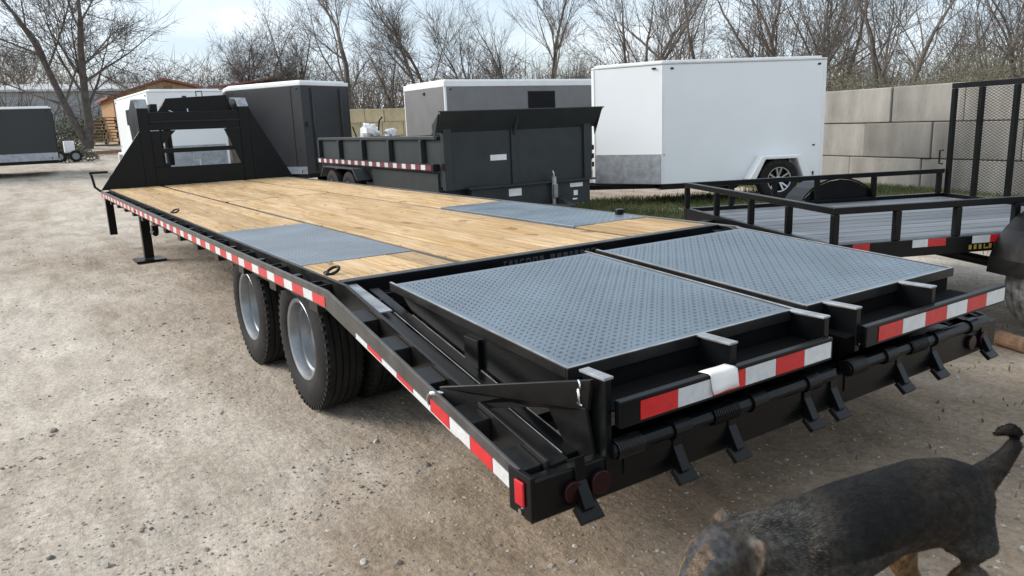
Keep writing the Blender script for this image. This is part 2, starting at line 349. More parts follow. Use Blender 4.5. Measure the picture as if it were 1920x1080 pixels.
def mirx(x): return W - x
DT0, DT1 = -.12, -1.55           # dovetail from / to
def dz(y):                       # rail top on the dovetail
    return .752 - (.752-.472)*(DT0-y)/(DT0-DT1)
# rub rails, both sides: flat run and dovetail run
for sgn in (0, 1):
    X = (lambda x: x) if sgn == 0 else mirx
    def rail(x0, x1, ztop, zbot, name, m, y_end=LEN+.03, y_dt=DT1, bev=.003):
        a, b = sorted((X(x0), X(x1)))
        k = (DT0-y_dt); zt = lambda y: ztop - (.752-.472)*(DT0-y)/(DT0-DT1)
        poly = [(y_end, zbot), (y_end, ztop), (DT0, ztop), (y_dt, zt(y_dt)), (y_dt, zt(y_dt)-(ztop-zbot)), (DT0+.03, zbot)]
        return gp(MB().prism(poly, a, b, 'X'), name, m, bev)
    rr = rail(0, .012, .752, .668, 'rub_rail', M['rub'])
    fc = rail(.086, .100, H+.002, .60, 'side_channel', M['rail'] if sgn == 0 else M['black'], LEN)
    fl = MB()
    a, b = sorted((X(.100), X(.165))); poly = [(0-.02, H-.03), (0-.02, H-.012), (DT1, dz(DT1)-.005), (DT1, dz(DT1)-.022)]
    gp(MB().prism(poly, a, b, 'X'), 'dovetail_top_flange', M['rail'], .002)
    if sgn == 0:
        poly = [(-.03, H-.0105), (-.03, H-.006), (-.42, dz(-.42)+.002), (-.42, dz(-.42)-.0035)]
        gp(MB().prism(poly, .103, .160, 'X'), 'worn_flange_patch', M['scuffed'], 0)
    # reflective tape along the rail: alternating pieces
    xo = X(-.0025); xi = X(-.0002); a, b = sorted((xo, xi))
    y = -.10; k = 0
    while y < LEN-.15 and sgn == 0:
        red = (k % 2 == 0); ln = .155 if red else .125
        gp(MB().box(a, b, y+.002, y+ln-.002, .676, .719), 'red_tape' if red else 'white_tape', M['red'] if red else M['white_tape'], 0, rr)
        y += ln; k += 1
    y = -1.53; k = 0
    while y < -.42 and sgn == 0:
        red = (k % 2 == 1); ln = .125
        y2 = min(y+ln, -.42); th_ = .044 if k < 4 else .017
        z0 = dz(y)-.080; z1 = dz(y2)-.080
        gp(MB().prism([(y+.002, z0), (y+.002, z0+th_), (y2-.002, z1+th_), (y2-.002, z1)], a, b, 'X'), 'red_tape' if red else 'white_tape', M['red'] if red else M['white_tape'], 0, rr)
        y += ln; k += 1
    if sgn == 0:
        for (w0, w1, off) in ((.1625, .1655, -.004), (.242, .245, -.029)):  # pale strips paint the light caught along the black edges
            poly = [(-.43, dz(-.43)+off), (-.43, dz(-.43)+off+.0012), (DT1+.03, dz(DT1+.03)+off+.0012), (DT1+.03, dz(DT1+.03)+off)]
            gp(MB().prism(poly, w0, w1, 'X'), 'worn_lit_edge', M['scuffed'], 0)
        poly = [(-.42, dz(-.42)-.0835), (-.42, dz(-.42)-.0805), (DT1+.35, dz(DT1+.35)-.0805), (DT1+.35, dz(DT1+.35)-.0835)]
        gp(MB().prism(poly, -.003, -.0005, 'X'), 'worn_lit_edge', M['white_tape'], 0)  # white strip paints the bright line on the rail's lower edge
    # stake pockets and pipe spools between rail and channel
    y = .05
    k = 0
    while y < LEN-.1:
        a, b = sorted((X(.013), X(.085)))
        if k % 2 == 0:
            gp(MB().prism([(a,y),(b,y),(b,y+.108),(a,y+.108),(a,y+.008),(a+.006,y+.008),(a+.006,y+.10),(b-.006,y+.10),(b-.006,y+.008),(a,y+.008-.0005)], .62, .742, 'Z'), 'stake_pocket', M['rail'], 0)
        else:
            c = X(.05); p = MB().tube([(c, y+.05, .66), (c, y+.05, .738)], .024, 12); gp(p, 'pipe_spool', M['rail'], 0, smooth=False)
        y += .305; k += 1
    y = -.34
    while y > DT1+.1:
        a, b = sorted((X(.013), X(.085))); z = dz(y)
        gp(MB().prism([(y, dz(y)-.09), (y, dz(y)-.010), (y-.11, dz(y-.11)-.010), (y-.11, dz(y-.11)-.09)], a, b, 'X'), 'stake_pocket', M['rail'], .002); y -= .27
# under-frame
for x in (.72, 1.78):
    gp(MB().box(x, x+.14, -.1, LEN-.1, .60, .618).box(x+.06, x+.08, -.1, LEN-.1, .36, .60).box(x, x+.14, -.1, LEN-.1, .342, .36), 'main_beam', M['black'], .002)
y = .25
while y < LEN:
    gp(MB().box(.1, W-.1, y, y+.05, .625, .715), 'cross_member', M['black'], 0); y += .41
gp(MB().box(.1, W-.1, LEN-.02, LEN+.05, .58, .757), 'front_header', M['black'])
# rear deck header with faint lettering blocks
hd = gp(MB().box(.1005, W-.1005, -.062, .0, .655, .7645), 'rear_header', M['black'])
gp(MB().box(.166, W-.166, -.12, -.063, .64, .70), 'header_shelf', M['rail'], .003)
x = .93; k = 0
rnd = random.Random(2)
while x < 1.50:
    w = rnd.choice([.020,.026,.030]); 
    if k in (7,): x += .03
    mbk = MB(); mbk.box(x, x+.007, -.0635, -.0622, .700, .742); mbk.box(x, x+w, -.0636, -.0622, rnd.choice([.735,.718]), .744)
    if k % 3: mbk.box(x+w-.007, x+w, -.0635, -.0622, .702, .742)
    gp(mbk, 'faded_lettering', M['decal_grey'], 0, hd); x += w+.012; k += 1
# deck boards
def board(x0, x1, y0, y1):
    o = MB().box(x0-(x0+x1)/2, (x1-x0)/2, 0, y1-y0, -.036, 0).build('deck_board', M['wood'], GT, bevel=.003); o.location = ((x0+x1)/2, y0, H + random.Random(int(x0*1e4+y0*77)).uniform(-.0015,.0015)); return o
def boards(x0, x1, n, y0, y1):
    w = (x1-x0)/n
    for i in range(n): board(x0+i*w+.0035, x0+(i+1)*w-.0035, y0, y1)
XL, XR = .735, 1.845
boards(.103, XL-.025, 4, .004, .49); boards(.103, XL-.025, 4, 2.215, LEN-.02)
boards(XL+.025, XR-.025, 6, .004, 4.66); boards(XL+.025, XR-.025, 6, 4.70, LEN-.02)
boards(XR+.025, W-.103, 4, .004, .56); boards(XR+.025, W-.103, 4, 2.315, LEN-.02)
for x in (XL, XR): gp(MB().box(x-.022, x+.022, .004, LEN-.02, .70, H-.008), 'deck_seam_strip', M['black'], .001)
gp(MB().box(XL+.014, XR-.014, 4.664, 4.696, .70, H-.004), 'cross_seam_strip', M['rail'], .001)
scr = MB(); rs_ = random.Random(12)
for (x0, x1, n, y0, y1) in ((.103, XL-.025, 4, .004, .49), (.103, XL-.025, 4, 2.215, LEN-.02), (XL+.025, XR-.025, 6, .004, 4.66), (XL+.025, XR-.025, 6, 4.70, LEN-.02), (XR+.025, W-.103, 4, .004, .56), (XR+.025, W-.103, 4, 2.315, LEN-.02)):
    w = (x1-x0)/n; yy = y0+.06
    while yy < y1-.03:
        for i in range(n):
            for fx in (.25, .75):
                cx = x0+(i+fx)*w+rs_.uniform(-.006,.006); cy = yy+rs_.uniform(-.006,.006)
                scr.add([(cx+.0055*math.cos(a), cy+.0055*math.sin(a), H+.0022) for a in [k*math.pi/3 for k in range(6)]], [(0,1,2,3,4,5)])
        yy += .41
tag(scr.build('deck_screws', M['scuffed'], GT, fast=True), kind='stuff')
# tread lug plates
def lugs(x0, x1, y0, y1, z, pitch=.0275, h=.0022, ln=.0195, wd=.0065, slope=0.0):
    m = MB(); nx_ = int((x1-x0)/pitch); ny_ = int((y1-y0)/pitch)
    for j in range(ny_):
        for i in range(nx_):
            cx = x0+(i+.5)*pitch; cy = y0+(j+.5)*pitch; zz = z + slope*(cy-y1)
            a = R(45) if (i+j) % 2 else R(-45); c, s = math.cos(a)*ln/2, math.sin(a)*ln/2; px, py = -math.sin(a)*wd/2, math.cos(a)*wd/2
            zo = [zz+slope*d for d in (-s, py, s, -py, 0)]
            o = len(m.v); m.v += [(cx-c,cy-s,zo[0]),(cx-px,cy-py,zo[3]),(cx+c,cy+s,zo[2]),(cx+px,cy+py,zo[1]),(cx,cy,zo[4]+h)]
            m.f += [(o,o+1,o+4),(o+1,o+2,o+4),(o+2,o+3,o+4),(o+3,o,o+4)]
    return m
for (x0, x1, y0, y1, mm) in ((.104, XL-.025, .496, 2.209, 'tread_dark'), (XR+.025, W-.104, .566, 2.309, 'tread')):
    p = gp(MB().box(x0, x1, y0, y1, H-.02, H+.003), 'wheel_cover_plate', M[mm], .002)
    t = lugs(x0+.01, x1-.01, y0+.01, y1-.01, H+.003).build('tread_pattern', M[mm], p, fast=True); tag(t, kind='stuff')
# D-rings
def dring(x, y, z, rot):
    mb = MB(); pts = [(.030*math.cos(a), .030*math.sin(a)*.85, .0) for a in [i*math.pi*2/14 for i in range(15)]]
    mb.tube(pts, .007, 6, False); mb.box(-.042,-.026,-.02,.02,-.010,.010)
    o = mb.build('tie_down_ring', M['black'], GT, True); o.location = (x, y, z); o.rotation_euler = (R(12), R(-25), rot); return o
dring(.145, .17, H+.018, 0); dring(.15, 3.95, H+.018, .3); 
# rail ratchet and side marker lamp
gp(MB().box(-.05, 0, 3.98, 4.06, .60, .667).tube([(-.03,3.96,.60),(-.03,4.10,.60)], .025, 10), 'strap_winch', M['black'], .003)
gp(MB().box(-.016, -.003, 5.2, 5.26, .69, .71), 'side_marker', M['lens'], .002)

# wheels -----------------------------------------------------------
TR = .368
def make_tyre(w=.215, r=TR, rim_r=.205, m='tyre'):
    prof = []; hw = w/2
    prof += [(-hw*.72, rim_r), (-hw*.98, rim_r+.025), (-hw*1.06, rim_r+.075), (-hw*.98, r-.045), (-hw*.84, r-.012)]
    g = 5
    for i in range(g):
        c0 = -hw*.80 + i*(hw*1.6/g); c1 = c0 + hw*1.6/g
        prof += [(c0+.006, r-.002), (c1-.006, r-.002)]
        if i < g-1: prof += [(c1-.003, r-.013), (c1+.003, r-.013)]
    prof += [(hw*.84, r-.012), (hw*.98, r-.045), (hw*1.06, rim_r+.075), (hw*.98, rim_r+.025), (hw*.72, rim_r)]
    mb = MB().lathe(prof, n=56, closed=True)
    # lateral shoulder blocks
    for k in range(56):
        a = 2*math.pi*k/56
        for sd in (-1, 1):
            c, s = math.cos(a), math.sin(a); ta = (-s, c)
            x0, x1 = sorted((sd*hw*.60, sd*hw*.90)); P = []
            for (xx, rr_) in ((x0, r+.002), (x1, r-.012), (x0, r-.02), (x1, r-.034)):
                for q in (-.010, .010): P.append((xx, c*rr_+ta[0]*q, s*rr_+ta[1]*q))
            mb.add(P, [(0,1,3,2),(4,6,7,5),(0,2,6,4),(1,5,7,3),(2,3,7,6),(0,4,5,1)])
    return mb
def make_rim(rim_r=.207, w=.18, dish=.115):
    hw = w/2
    prof = [(-hw-.004, rim_r+.012), (-hw-.010, rim_r+.004), (-hw-.004, rim_r-.010), (-hw+.012, rim_r-.018), (-hw+.040, rim_r-.024), (-hw+.045, rim_r-.040),
            (-hw+dish, rim_r-.060), (-hw+dish+.006, rim_r-.075), (-hw+dish-.006, .10), (-hw+dish-.014, .075), (-hw+dish-.05, .062), (-hw+dish-.055, .03), (-hw+dish-.055, .001)]
    mb = MB().lathe(prof, n=48)
    return mb
def lug_nuts(dish=.115, w=.18, n=8, rad=.085):
    mb = MB(); hw = w/2
    for k in range(n):
        a = 2*math.pi*k/n; mb.tube([(-hw+dish-.002, rad*math.cos(a), rad*math.sin(a)), (-hw+dish-.028, rad*math.cos(a), rad*math.sin(a))], .010, 6)
    for k in range(n):      # hand holes
        a = 2*math.pi*(k+.5)/n; c, s = .125*math.cos(a), .125*math.sin(a)
        mb.tube([(-hw+dish-.0005, c, s), (-hw+dish-.004, c, s)], .017, 10)
    return mb
tyre_me = make_tyre().mesh('tyre'); tyre_me.materials.append(M['tyre'])
rim_me = make_rim().mesh('rim'); rim_me.materials.append(M['rim']); nut_me = lug_nuts().mesh('lug_nuts'); nut_me.materials.append(M['black'])
for me in (tyre_me, rim_me): me.polygons.foreach_set('use_smooth', [True]*len(me.polygons)); me.set_sharp_from_angle(angle=R(40))
for (wy) in (.60, 1.585):
    gp(MB().tube([(.2, wy, TR-.01), (W-.2, wy, TR-.01)], .05, 12), 'axle', M['black'], 0)
    for (x, rz) in ((.195, 0), (.445, math.pi), (W-.195, math.pi), (W-.445, 0)):
        wh = bpy.data.objects.new('wheel', None); COL.objects.link(wh); wh.parent = GT; wh.location = (x, wy, TR-.008); wh.rotation_euler = (R(13*x*7), 0, rz)
        for nm, me in (('tyre', tyre_me), ('rim', rim_me)):
            o = bpy.data.objects.new(nm, me); COL.objects.link(o); o.parent = wh
            if nm == 'rim' and x in (.195, W-.195): n_ = bpy.data.objects.new('lug_nuts', nut_me); COL.objects.link(n_); n_.parent = o; n_['kind'] = 'stuff'
gp(MB().box(.5, .75, .45, 1.75, .38, .58), 'spring_hanger', M['black'])

# dovetail deck ----------------------------------------------------
def sl(x0, x1, y0, y1, off0, off1, name, m, bev=.003, par=GT):
    poly = [(y0, dz(y0)+off0), (y0, dz(y0)+off1), (y1, dz(y1)+off1), (y1, dz(y1)+off0)]
    return gp(MB().prism(poly, x0, x1, 'X'), name, m, bev, par)
for x in (.20, .37, .62, .95, 1.25, 1.60, 1.92, 2.2, 2.36): sl(x, x+.045, -.1, DT1+.05, -.095, -.03, 'dovetail_bar', M['black'])
for y in (-.35, -.62, -.90, -1.18, -1.42): sl(.105, W-.105, y-.05, y, -.14, -.098, 'dovetail_cross_bar', M['black'])
for (x, y) in ((.30, -1.20), (.315, -1.40), (.29, -1.02)): sl(x-.02, x+.035, y-.035, y+.035, -.03, -.024, 'worn_pad', M['scuffed'], .001)
# rear bumper under the dovetail, with lamp plates
bp_ = gp(MB().box(.0, W, DT1-.045, DT1-.002, .335, .46), 'rear_bumper', M['black'], .006)
gp(MB().box(-.004, .012, DT1-.05, DT1+.06, .345, .475), 'corner_plate', M['black'], .003)
gp(MB().box(-.012, -.004, DT1-.022, DT1+.022, .378, .452), 'corner_lamp', M['lens'], .006)
gp(MB().tube([(-.004, DT1, .36), (-.010, DT1, .36)], .008, 10), 'corner_rivet', M['chrome'], 0)
for x in (.135, .235, W-.135, W-.235):
    gp(MB().tube([(x, DT1-.046, .395), (x, DT1-.062, .395)], .032 if x not in (.235,) else .036, 18), 'tail_lamp', M['lens_dark'], .003)
gp(MB().box(.30, W-.30, DT1+.01, DT1+.10, .36, .47), 'hinge_beam', M['black'], .004)
# tail plates
gp(MB().box(.33, 1.16, DT1-.050, DT1-.046, .385, .475), 'bumper_plate', M['black'], .002)
gp(MB().box(1.42, 2.25, DT1-.050, DT1-.046, .385, .475), 'bumper_plate', M['black'], .002)

# fold-over ramps ---------------------------------------------------
RY0, RY1, RZ0, RZ1 = -.265, -1.445, .765, .693
rs = (RZ0-RZ1)/(RY0-RY1)
def rz_(y): return RZ0 + rs*(y-RY0)
def ramp(x0, x1, flip):
    r = bpy.data.objects.new('ramp', None); COL.objects.link(r); r.parent = GT
    def part(mb, n, m, b=.003): return mb.build(n, m, r, False, b)
    poly = [(RY0, rz_(RY0)-.006), (RY0, rz_(RY0)), (RY1, rz_(RY1)), (RY1, rz_(RY1)-.006)]
    pl = part(MB().prism(poly, x0, x1, 'X'), 'tread_plate', M['tread'], .001)
    t = lugs(x0+.022, x1-.022, RY1+.022, RY0-.022, RZ0, pitch=.0275, h=.0026, slope=rs).build('tread_pattern', M['tread'], pl, fast=True); t.location.z = 0.0; tag(t, kind='stuff')
    # bright worn edge strips
    for (a, b) in ((x0-.012, x0), (x1, x1+.012)):
        poly = [(RY0+.03, rz_(RY0)-.03), (RY0+.03, rz_(RY0)+.004), (RY1-.004, rz_(RY1)+.003), (RY1-.004, rz_(RY1)-.03)]
        part(MB().prism(poly, a, b, 'X'), 'edge_angle', M['rail'], .002)
        poly = [(RY0+.028, rz_(RY0)+.0042), (RY0+.028, rz_(RY0)+.0058), (RY1-.004, rz_(RY1)+.0048), (RY1-.004, rz_(RY1)+.0032)]
        part(MB().prism(poly, a+.001, b-.001, 'X'), 'worn_lit_edge', M['scuffed'], 0)
    part(MB().box(x0-.012, x1+.012, RY1-.016, RY1-.0045, rz_(RY1)-.035, rz_(RY1)+.003), 'edge_angle', M['rail'], .002)
    part(MB().box(x0-.010, x1+.010, RY1-.015, RY1-.006, rz_(RY1)+.0032, rz_(RY1)+.0048), 'worn_lit_edge', M['scuffed'], 0)
    # side webs and inner frame, tapering
    for (a, b) in ((x0+.005, x0+.018), (x1-.018, x1-.005)):
        poly = [(RY0, rz_(RY0)-.008), (RY1, rz_(RY1)-.0365), (RY1, .555), (RY1+.35, .53), (RY0-.15, .66)]
        part(MB().prism(poly, a, b, 'X'), 'side_web', M['black'], .002)
    for y in (RY0-.05, RY0-.35, RY0-.65, RY0-.95): part(MB().box(x0+.02, x1-.02, y-.04, y, rz_(y)-.085, rz_(y)-.012), 'cross_rib', M['black'], 0)
    part(MB().box(x0+.012, x1-.012, RY1-.004, RY1+.02, .555, rz_(RY1)-.037), 'end_web', M['flat_black'], .003)
    # matte black sheet standing for the dark gap between plate and rear beam
    poly = [(RY1-.018, .595), (RY1-.018, .602), (-1.60, .597), (-1.60, .590)]
    part(MB().prism(poly, x0+.02, x1-.02, 'X'), 'rear_gap_fill', M['flat_black'], .002)
    bx0, bx1 = (.368, 1.278) if not flip else (1.572, 2.55)
    bm_ = part(MB().box(bx0-.075, bx1+.012, -1.628, -1.601, .545, .627), 'rear_beam', M['black'], .003)
    n = 6; wseg = (bx1-bx0)/n
    for i in range(n):
        red = (i % 2 == 0)
        MB().box(bx0+i*wseg+.001, bx0+(i+1)*wseg-.001, -1.6305, -1.6285, .556, .614).build('red_tape' if red else 'white_tape', M['red'] if red else M['white_tape'], bm_)
    # uprights
    for u in ((x0+.55), (x1-.01)) if not flip else ((x0+.10), (x0+.62)):
        part(MB().prism([(-1.44, .60), (-1.455, .688), (-1.60, .690), (-1.6005, .53), (-1.50, .47)], u-.014, u+.014, 'X'), 'upright', M['black'], .002)
        part(MB().box(u-.020, u+.020, -1.60, -1.452, .691, .698), 'upright_cap', M['scuffed'], .001)
    # spring tube
    ty, tz = -1.60, .475
    tb = part(MB().tube([(x0+.03, ty, tz), (x1+.03, ty, tz)], .024, 14), 'hinge_tube', M['black'], 0)
    for (s0, s1) in ((x0+.04, x0+.14), (x0+.44, x0+.56)):
        pts = [(s0+(s1-s0)*k/96, ty+.030*math.cos(k*2*math.pi/8), tz+.030*math.sin(k*2*math.pi/8)) for k in range(97)]
        MB().tube(pts, .0042, 5, False).build('torsion_spring', M['black' if s0 > x0+.1 else 'rail'], tb, True)
    for c in (x0+.30, x0+.66, x1-.10):
        MB().lathe([(-.035, .002), (-.035, .032), (.035, .032), (.035, .002)], (c, ty, tz), 16).build('hinge_barrel', M['black'], tb)
    return r
ramp(.25, 1.300, False); ramp(1.385, 2.425, True)
# kick feet
for x in (.165, .545, .795, 1.19, 1.345, 1.775, 2.035, 2.445):
    f = gp(MB().prism([(-1.560, .470), (-1.600, .492), (-1.606, .42), (-1.645, .352), (-1.620, .328), (-1.575, .38)], x-.018, x+.018, 'X'), 'ramp_foot', M['black'], .002)
    MB().bar((x-.040, -1.636, .334), (x+.040, -1.636, .334), .018, .052, (0, -.75, -.65)).build('foot_pad', M['black'], f, bevel=.003)
# left lever arm, gusset and pins
arm = MB()
def skew(pts, t):   # slab from polygon points in 3D with thickness along x
    n = len(pts); P = [Vector(p) for p in pts] + [Vector(p)+Vector((t,0,0)) for p in pts]
    return P, [tuple(range(n-1,-1,-1)), tuple(range(n,2*n))] + [(i,(i+1)%n,n+(i+1)%n,n+i) for i in range(n)]
P, F = skew([(.020,-1.055,.580), (.018,-1.075,.505), (.19,-1.36,.560), (.238,-1.545,.590), (.238,-1.565,.690)], .016); arm.add(P, F)
ao = gp(arm, 'lever_arm', M['rail'], .003)
P, F = skew([(.215,-1.37,.575), (.232,-1.545,.60), (.245,-1.565,.45), (.245,-1.545,.41), (.235,-1.48,.41)], .012)
gp(MB().add(P, F), 'lever_gusset', M['rail'], .002)
gp(MB().box(.262, .285, -1.60, -1.50, .40, .690), 'upright', M['black'], .003)
gp(MB().box(.256, .292, -1.602, -1.49, .691, .699), 'upright_cap', M['scuffed'], .001)
def ring(c, r, t, nrm, name, par, m='chrome'):
    nrm = Vector(nrm).normalized(); u = nrm.orthogonal().normalized(); v = nrm.cross(u)
    MB().tube([Vector(c)+u*r*math.cos(a)+v*r*math.sin(a) for a in [i*math.pi*2/18 for i in range(19)]], t, 6, False).build(name, M[m], par, True)
ring((.005,-1.05,.525), .036, .0030, (1,.3,.2), 'pin_ring', ao)
MB().tube([(-.012,-1.05,.562),(.05,-1.075,.560)], .007, 8).build('hitch_pin', M['chrome'], ao, True)
ring((.226,-1.525,.668), .012, .0036, (1,-.3,0), 'cotter_loop', ao)
MB().tube([(.225,-1.526,.656),(.224,-1.529,.608)], .0048, 6).tube([(.226,-1.516,.610),(.226,-1.540,.608)], .0036, 6).build('cotter_pin', M['chrome'], ao, True)
# latch bar seen between the flange and the ramp
gp(MB().box(.236, .30, -.95, -.85, .56, .67), 'latch_box', M['black'], .004)
gp(MB().bar((.215,-.26,.69), (.215,-.62,.62), .02, .008), 'spring_strap', M['scuffed'], .001)
gp(MB().box(.17, .25, -.24, -.16, .62, .70), 'hinge_lug', M['black'], .004)

# gooseneck riser -----------------------------------------------------
GY = LEN+.02
gn = bpy.data.objects.new('gooseneck', None); COL.objects.link(gn); gn.parent = GT
def gg(mb, n, m='black', b=.006): return mb.build(n, M[m], gn, bevel=b)
gg(MB().prism([(.0,H-.01), (.56,1.50), (.56,H-.01)], GY, GY+.02, 'Y'), 'wing_gusset')
gg(MB().prism([(W,H-.01), (2.02,H-.01), (2.02,1.80)], GY, GY+.02, 'Y'), 'wing_gusset')
for x in (.56, 1.88):
    gg(MB().prism([(GY,H-.01), (GY,1.79), (GY+.10,1.90), (GY+.42,1.92), (GY+.9,1.70), (GY+.45,.70)], x, x+.14 if x < 1 else x+.14, 'X'), 'riser')
    gg(MB().prism([(GY-.004,1.792), (GY-.004,1.80), (GY+.10,1.914), (GY+.40,1.932), (GY+.40,1.924), (GY+.10,1.906)], x-.005, x+.145, 'X'), 'riser_cap', 'scuffed', .002)
gg(MB().box(.70, 1.88, GY+.002, GY+.06, H-.005, 1.005), 'base_plate')
gg(MB().box(.70, 1.88, GY+.01, GY+.07, 1.195, 1.255), 'middle_bar')
gg(MB().box(.70, 1.88, GY+.004, GY+.08, 1.50, 1.74), 'top_panel')
gg(MB().box(.70, 1.88, GY-.02, GY+.003, 1.60, 1.625), 'top_ledge', 'rail', .003)
gg(MB().box(.70, .82, GY+.005, GY+.05, 1.005, 1.495).box(.82, .90, GY+.01, GY+.05, 1.005, 1.06), 'side_infill')
gg(MB().prism([(1.66,1.495), (1.88,1.495), (1.88,1.005), (1.84,1.005)], GY+.005, GY+.05, 'Y'), 'side_infill')
gg(MB().prism([(.821,1.495), (1.02,1.495), (.821,1.30)], GY+.012, GY+.05, 'Y'), 'corner_brace')
for x in (.78, 1.68): gg(MB().prism([(GY+.3,1.56), (GY+.3,1.86), (GY+2.7,1.86), (GY+2.7,1.62)], x, x+.09, 'X'), 'neck_beam')
gg(MB().prism([(.86,1.742), (.98,1.93), (1.80,1.97), (1.86,1.742)], GY+.25, GY+.30, 'Y'), 'neck_crown')
gg(MB().tube([(1.30, GY+2.3, .95), (1.30, GY+2.3, 1.9)], .06, 14), 'coupler_tube', b=0)
gg(MB().tube([(1.02, GY+1.2, .7), (1.02, GY+1.2, 1.6)], .018, 8), 'safety_chain_rod', b=0)
gg(MB().tube([(.98, GY+.1, 1.76), (1.02, GY+.06, 1.735), (1.06, GY+.05, 1.70)], .008, 6).tube([(1.22, GY+.1, 1.78), (1.22, GY+.06, 1.70)], .010, 6), 'wiring_plug', 'galv', 0)
gg(MB().tube([(1.42, GY+.4, 1.96), (1.42, GY+.4, 2.03), (1.50, GY+.4, 2.03), (1.50, GY+.4, 1.96)], .008, 6), 'lock_handle', b=0)
# landing legs and crank
lg = gp(MB().box(.19, .29, 6.50, 6.60, .03, .66), 'landing_leg', M['black'], .004)
MB().box(.08, .40, 6.38, 6.72, .0, .022).build('foot_plate', M['black'], lg, bevel=.004)
gp(MB().box(.03, .12, LEN-.02, LEN+.07, .16, .70), 'landing_leg', M['black'], .004)
gp(MB().tube([(.0, LEN+.02, .74), (-.06, LEN+.05, .80), (-.08, LEN+.06, .96), (-.10, LEN+.06, .985), (.12, LEN+.10, .985)], .016, 8), 'jack_crank', M['black'], 0)

# paper draped on the rear beam
pm_ = MB(); nseg = 10
px0, px1 = .655, .775
prof = [(-1.585, .6285), (-1.602, .6295), (-1.622, .6300), (-1.633, .625), (-1.637, .606), (-1.641, .588), (-1.646, .570)]
for i in range(nseg+1):
    t = i/nseg
    for j, (py, pz) in enumerate(prof): pm_.v.append((px0+(px1-px0)*t + .006*j/6, py-.004*math.sin(t*5+j)*j/6, pz+.003*math.sin(t*7+j*.8)*(1 if j > 3 else .2)))
for i in range(nseg):
    for j in range(6): a = i*7+j; pm_.f.append((a, a+1, a+8, a+7))
po = pm_.build('paper_sheet', M['paper'], smooth=True); s_ = po.modifiers.new('thick', 'SOLIDIFY'); s_.thickness = .0015
tag(po, 'white paper sheet folded over the rear ramp beam', 'paper')

# ------------------------------------------------------------------ ENCLOSED CARGO TRAILERS
def small_wheel(par, x, y, z, r=.32, w=.2, out=-1, tm='tyre', spokes=True):
    wh = bpy.data.objects.new('wheel', None); COL.objects.link(wh); wh.parent = par; wh.location = (x, y, z)
    hw = w/2
    prof = [(-hw*.8, r*.58), (-hw, r*.68), (-hw*1.02, r*.85), (-hw*.85, r*.97), (-hw*.3, r), (-hw*.26, r*.97), (-hw*.2, r), (hw*.2, r), (hw*.26, r*.97), (hw*.3, r), (hw*.85, r*.97), (hw*1.02, r*.85), (hw, r*.68), (hw*.8, r*.58)]
    smooth_angle(MB().lathe(prof, n=36, closed=True, ax='Y').build('tyre', M[tm], wh), 45)
    s = out; mb = MB().lathe([(s*hw*.9, r*.60), (s*hw*.75, r*.56), (s*hw*.1, r*.54), (s*hw*.1, .01)], n=32, ax='Y')
    rm = smooth_angle(mb.build('rim', M['black' if spokes else 'rim'], wh), 40)
    if spokes:
        sp = MB()
        for k in range(5):
            a = 2*math.pi*k/5+.3; c, q = math.cos(a), math.sin(a)
            for da in (-.16, .16):
                c2, q2 = math.cos(a+da*1.4), math.sin(a+da*1.4)
                sp.bar((c*r*.10, s*hw*.45, q*r*.10), (c2*r*.55, s*hw*.80, q2*r*.55), r*.075, .02, (0,1,0))
        sp.lathe([(s*hw*.5, r*.17), (s*hw*.62, r*.15), (s*hw*.62, .005)], n=16, ax='Y').lathe([(s*hw*.95, r*.60), (s*hw*.92, r*.56), (s*hw*.7, r*.545)], n=32, ax='Y')
        sp.build('spokes', M['galv'], rm)
    return wh
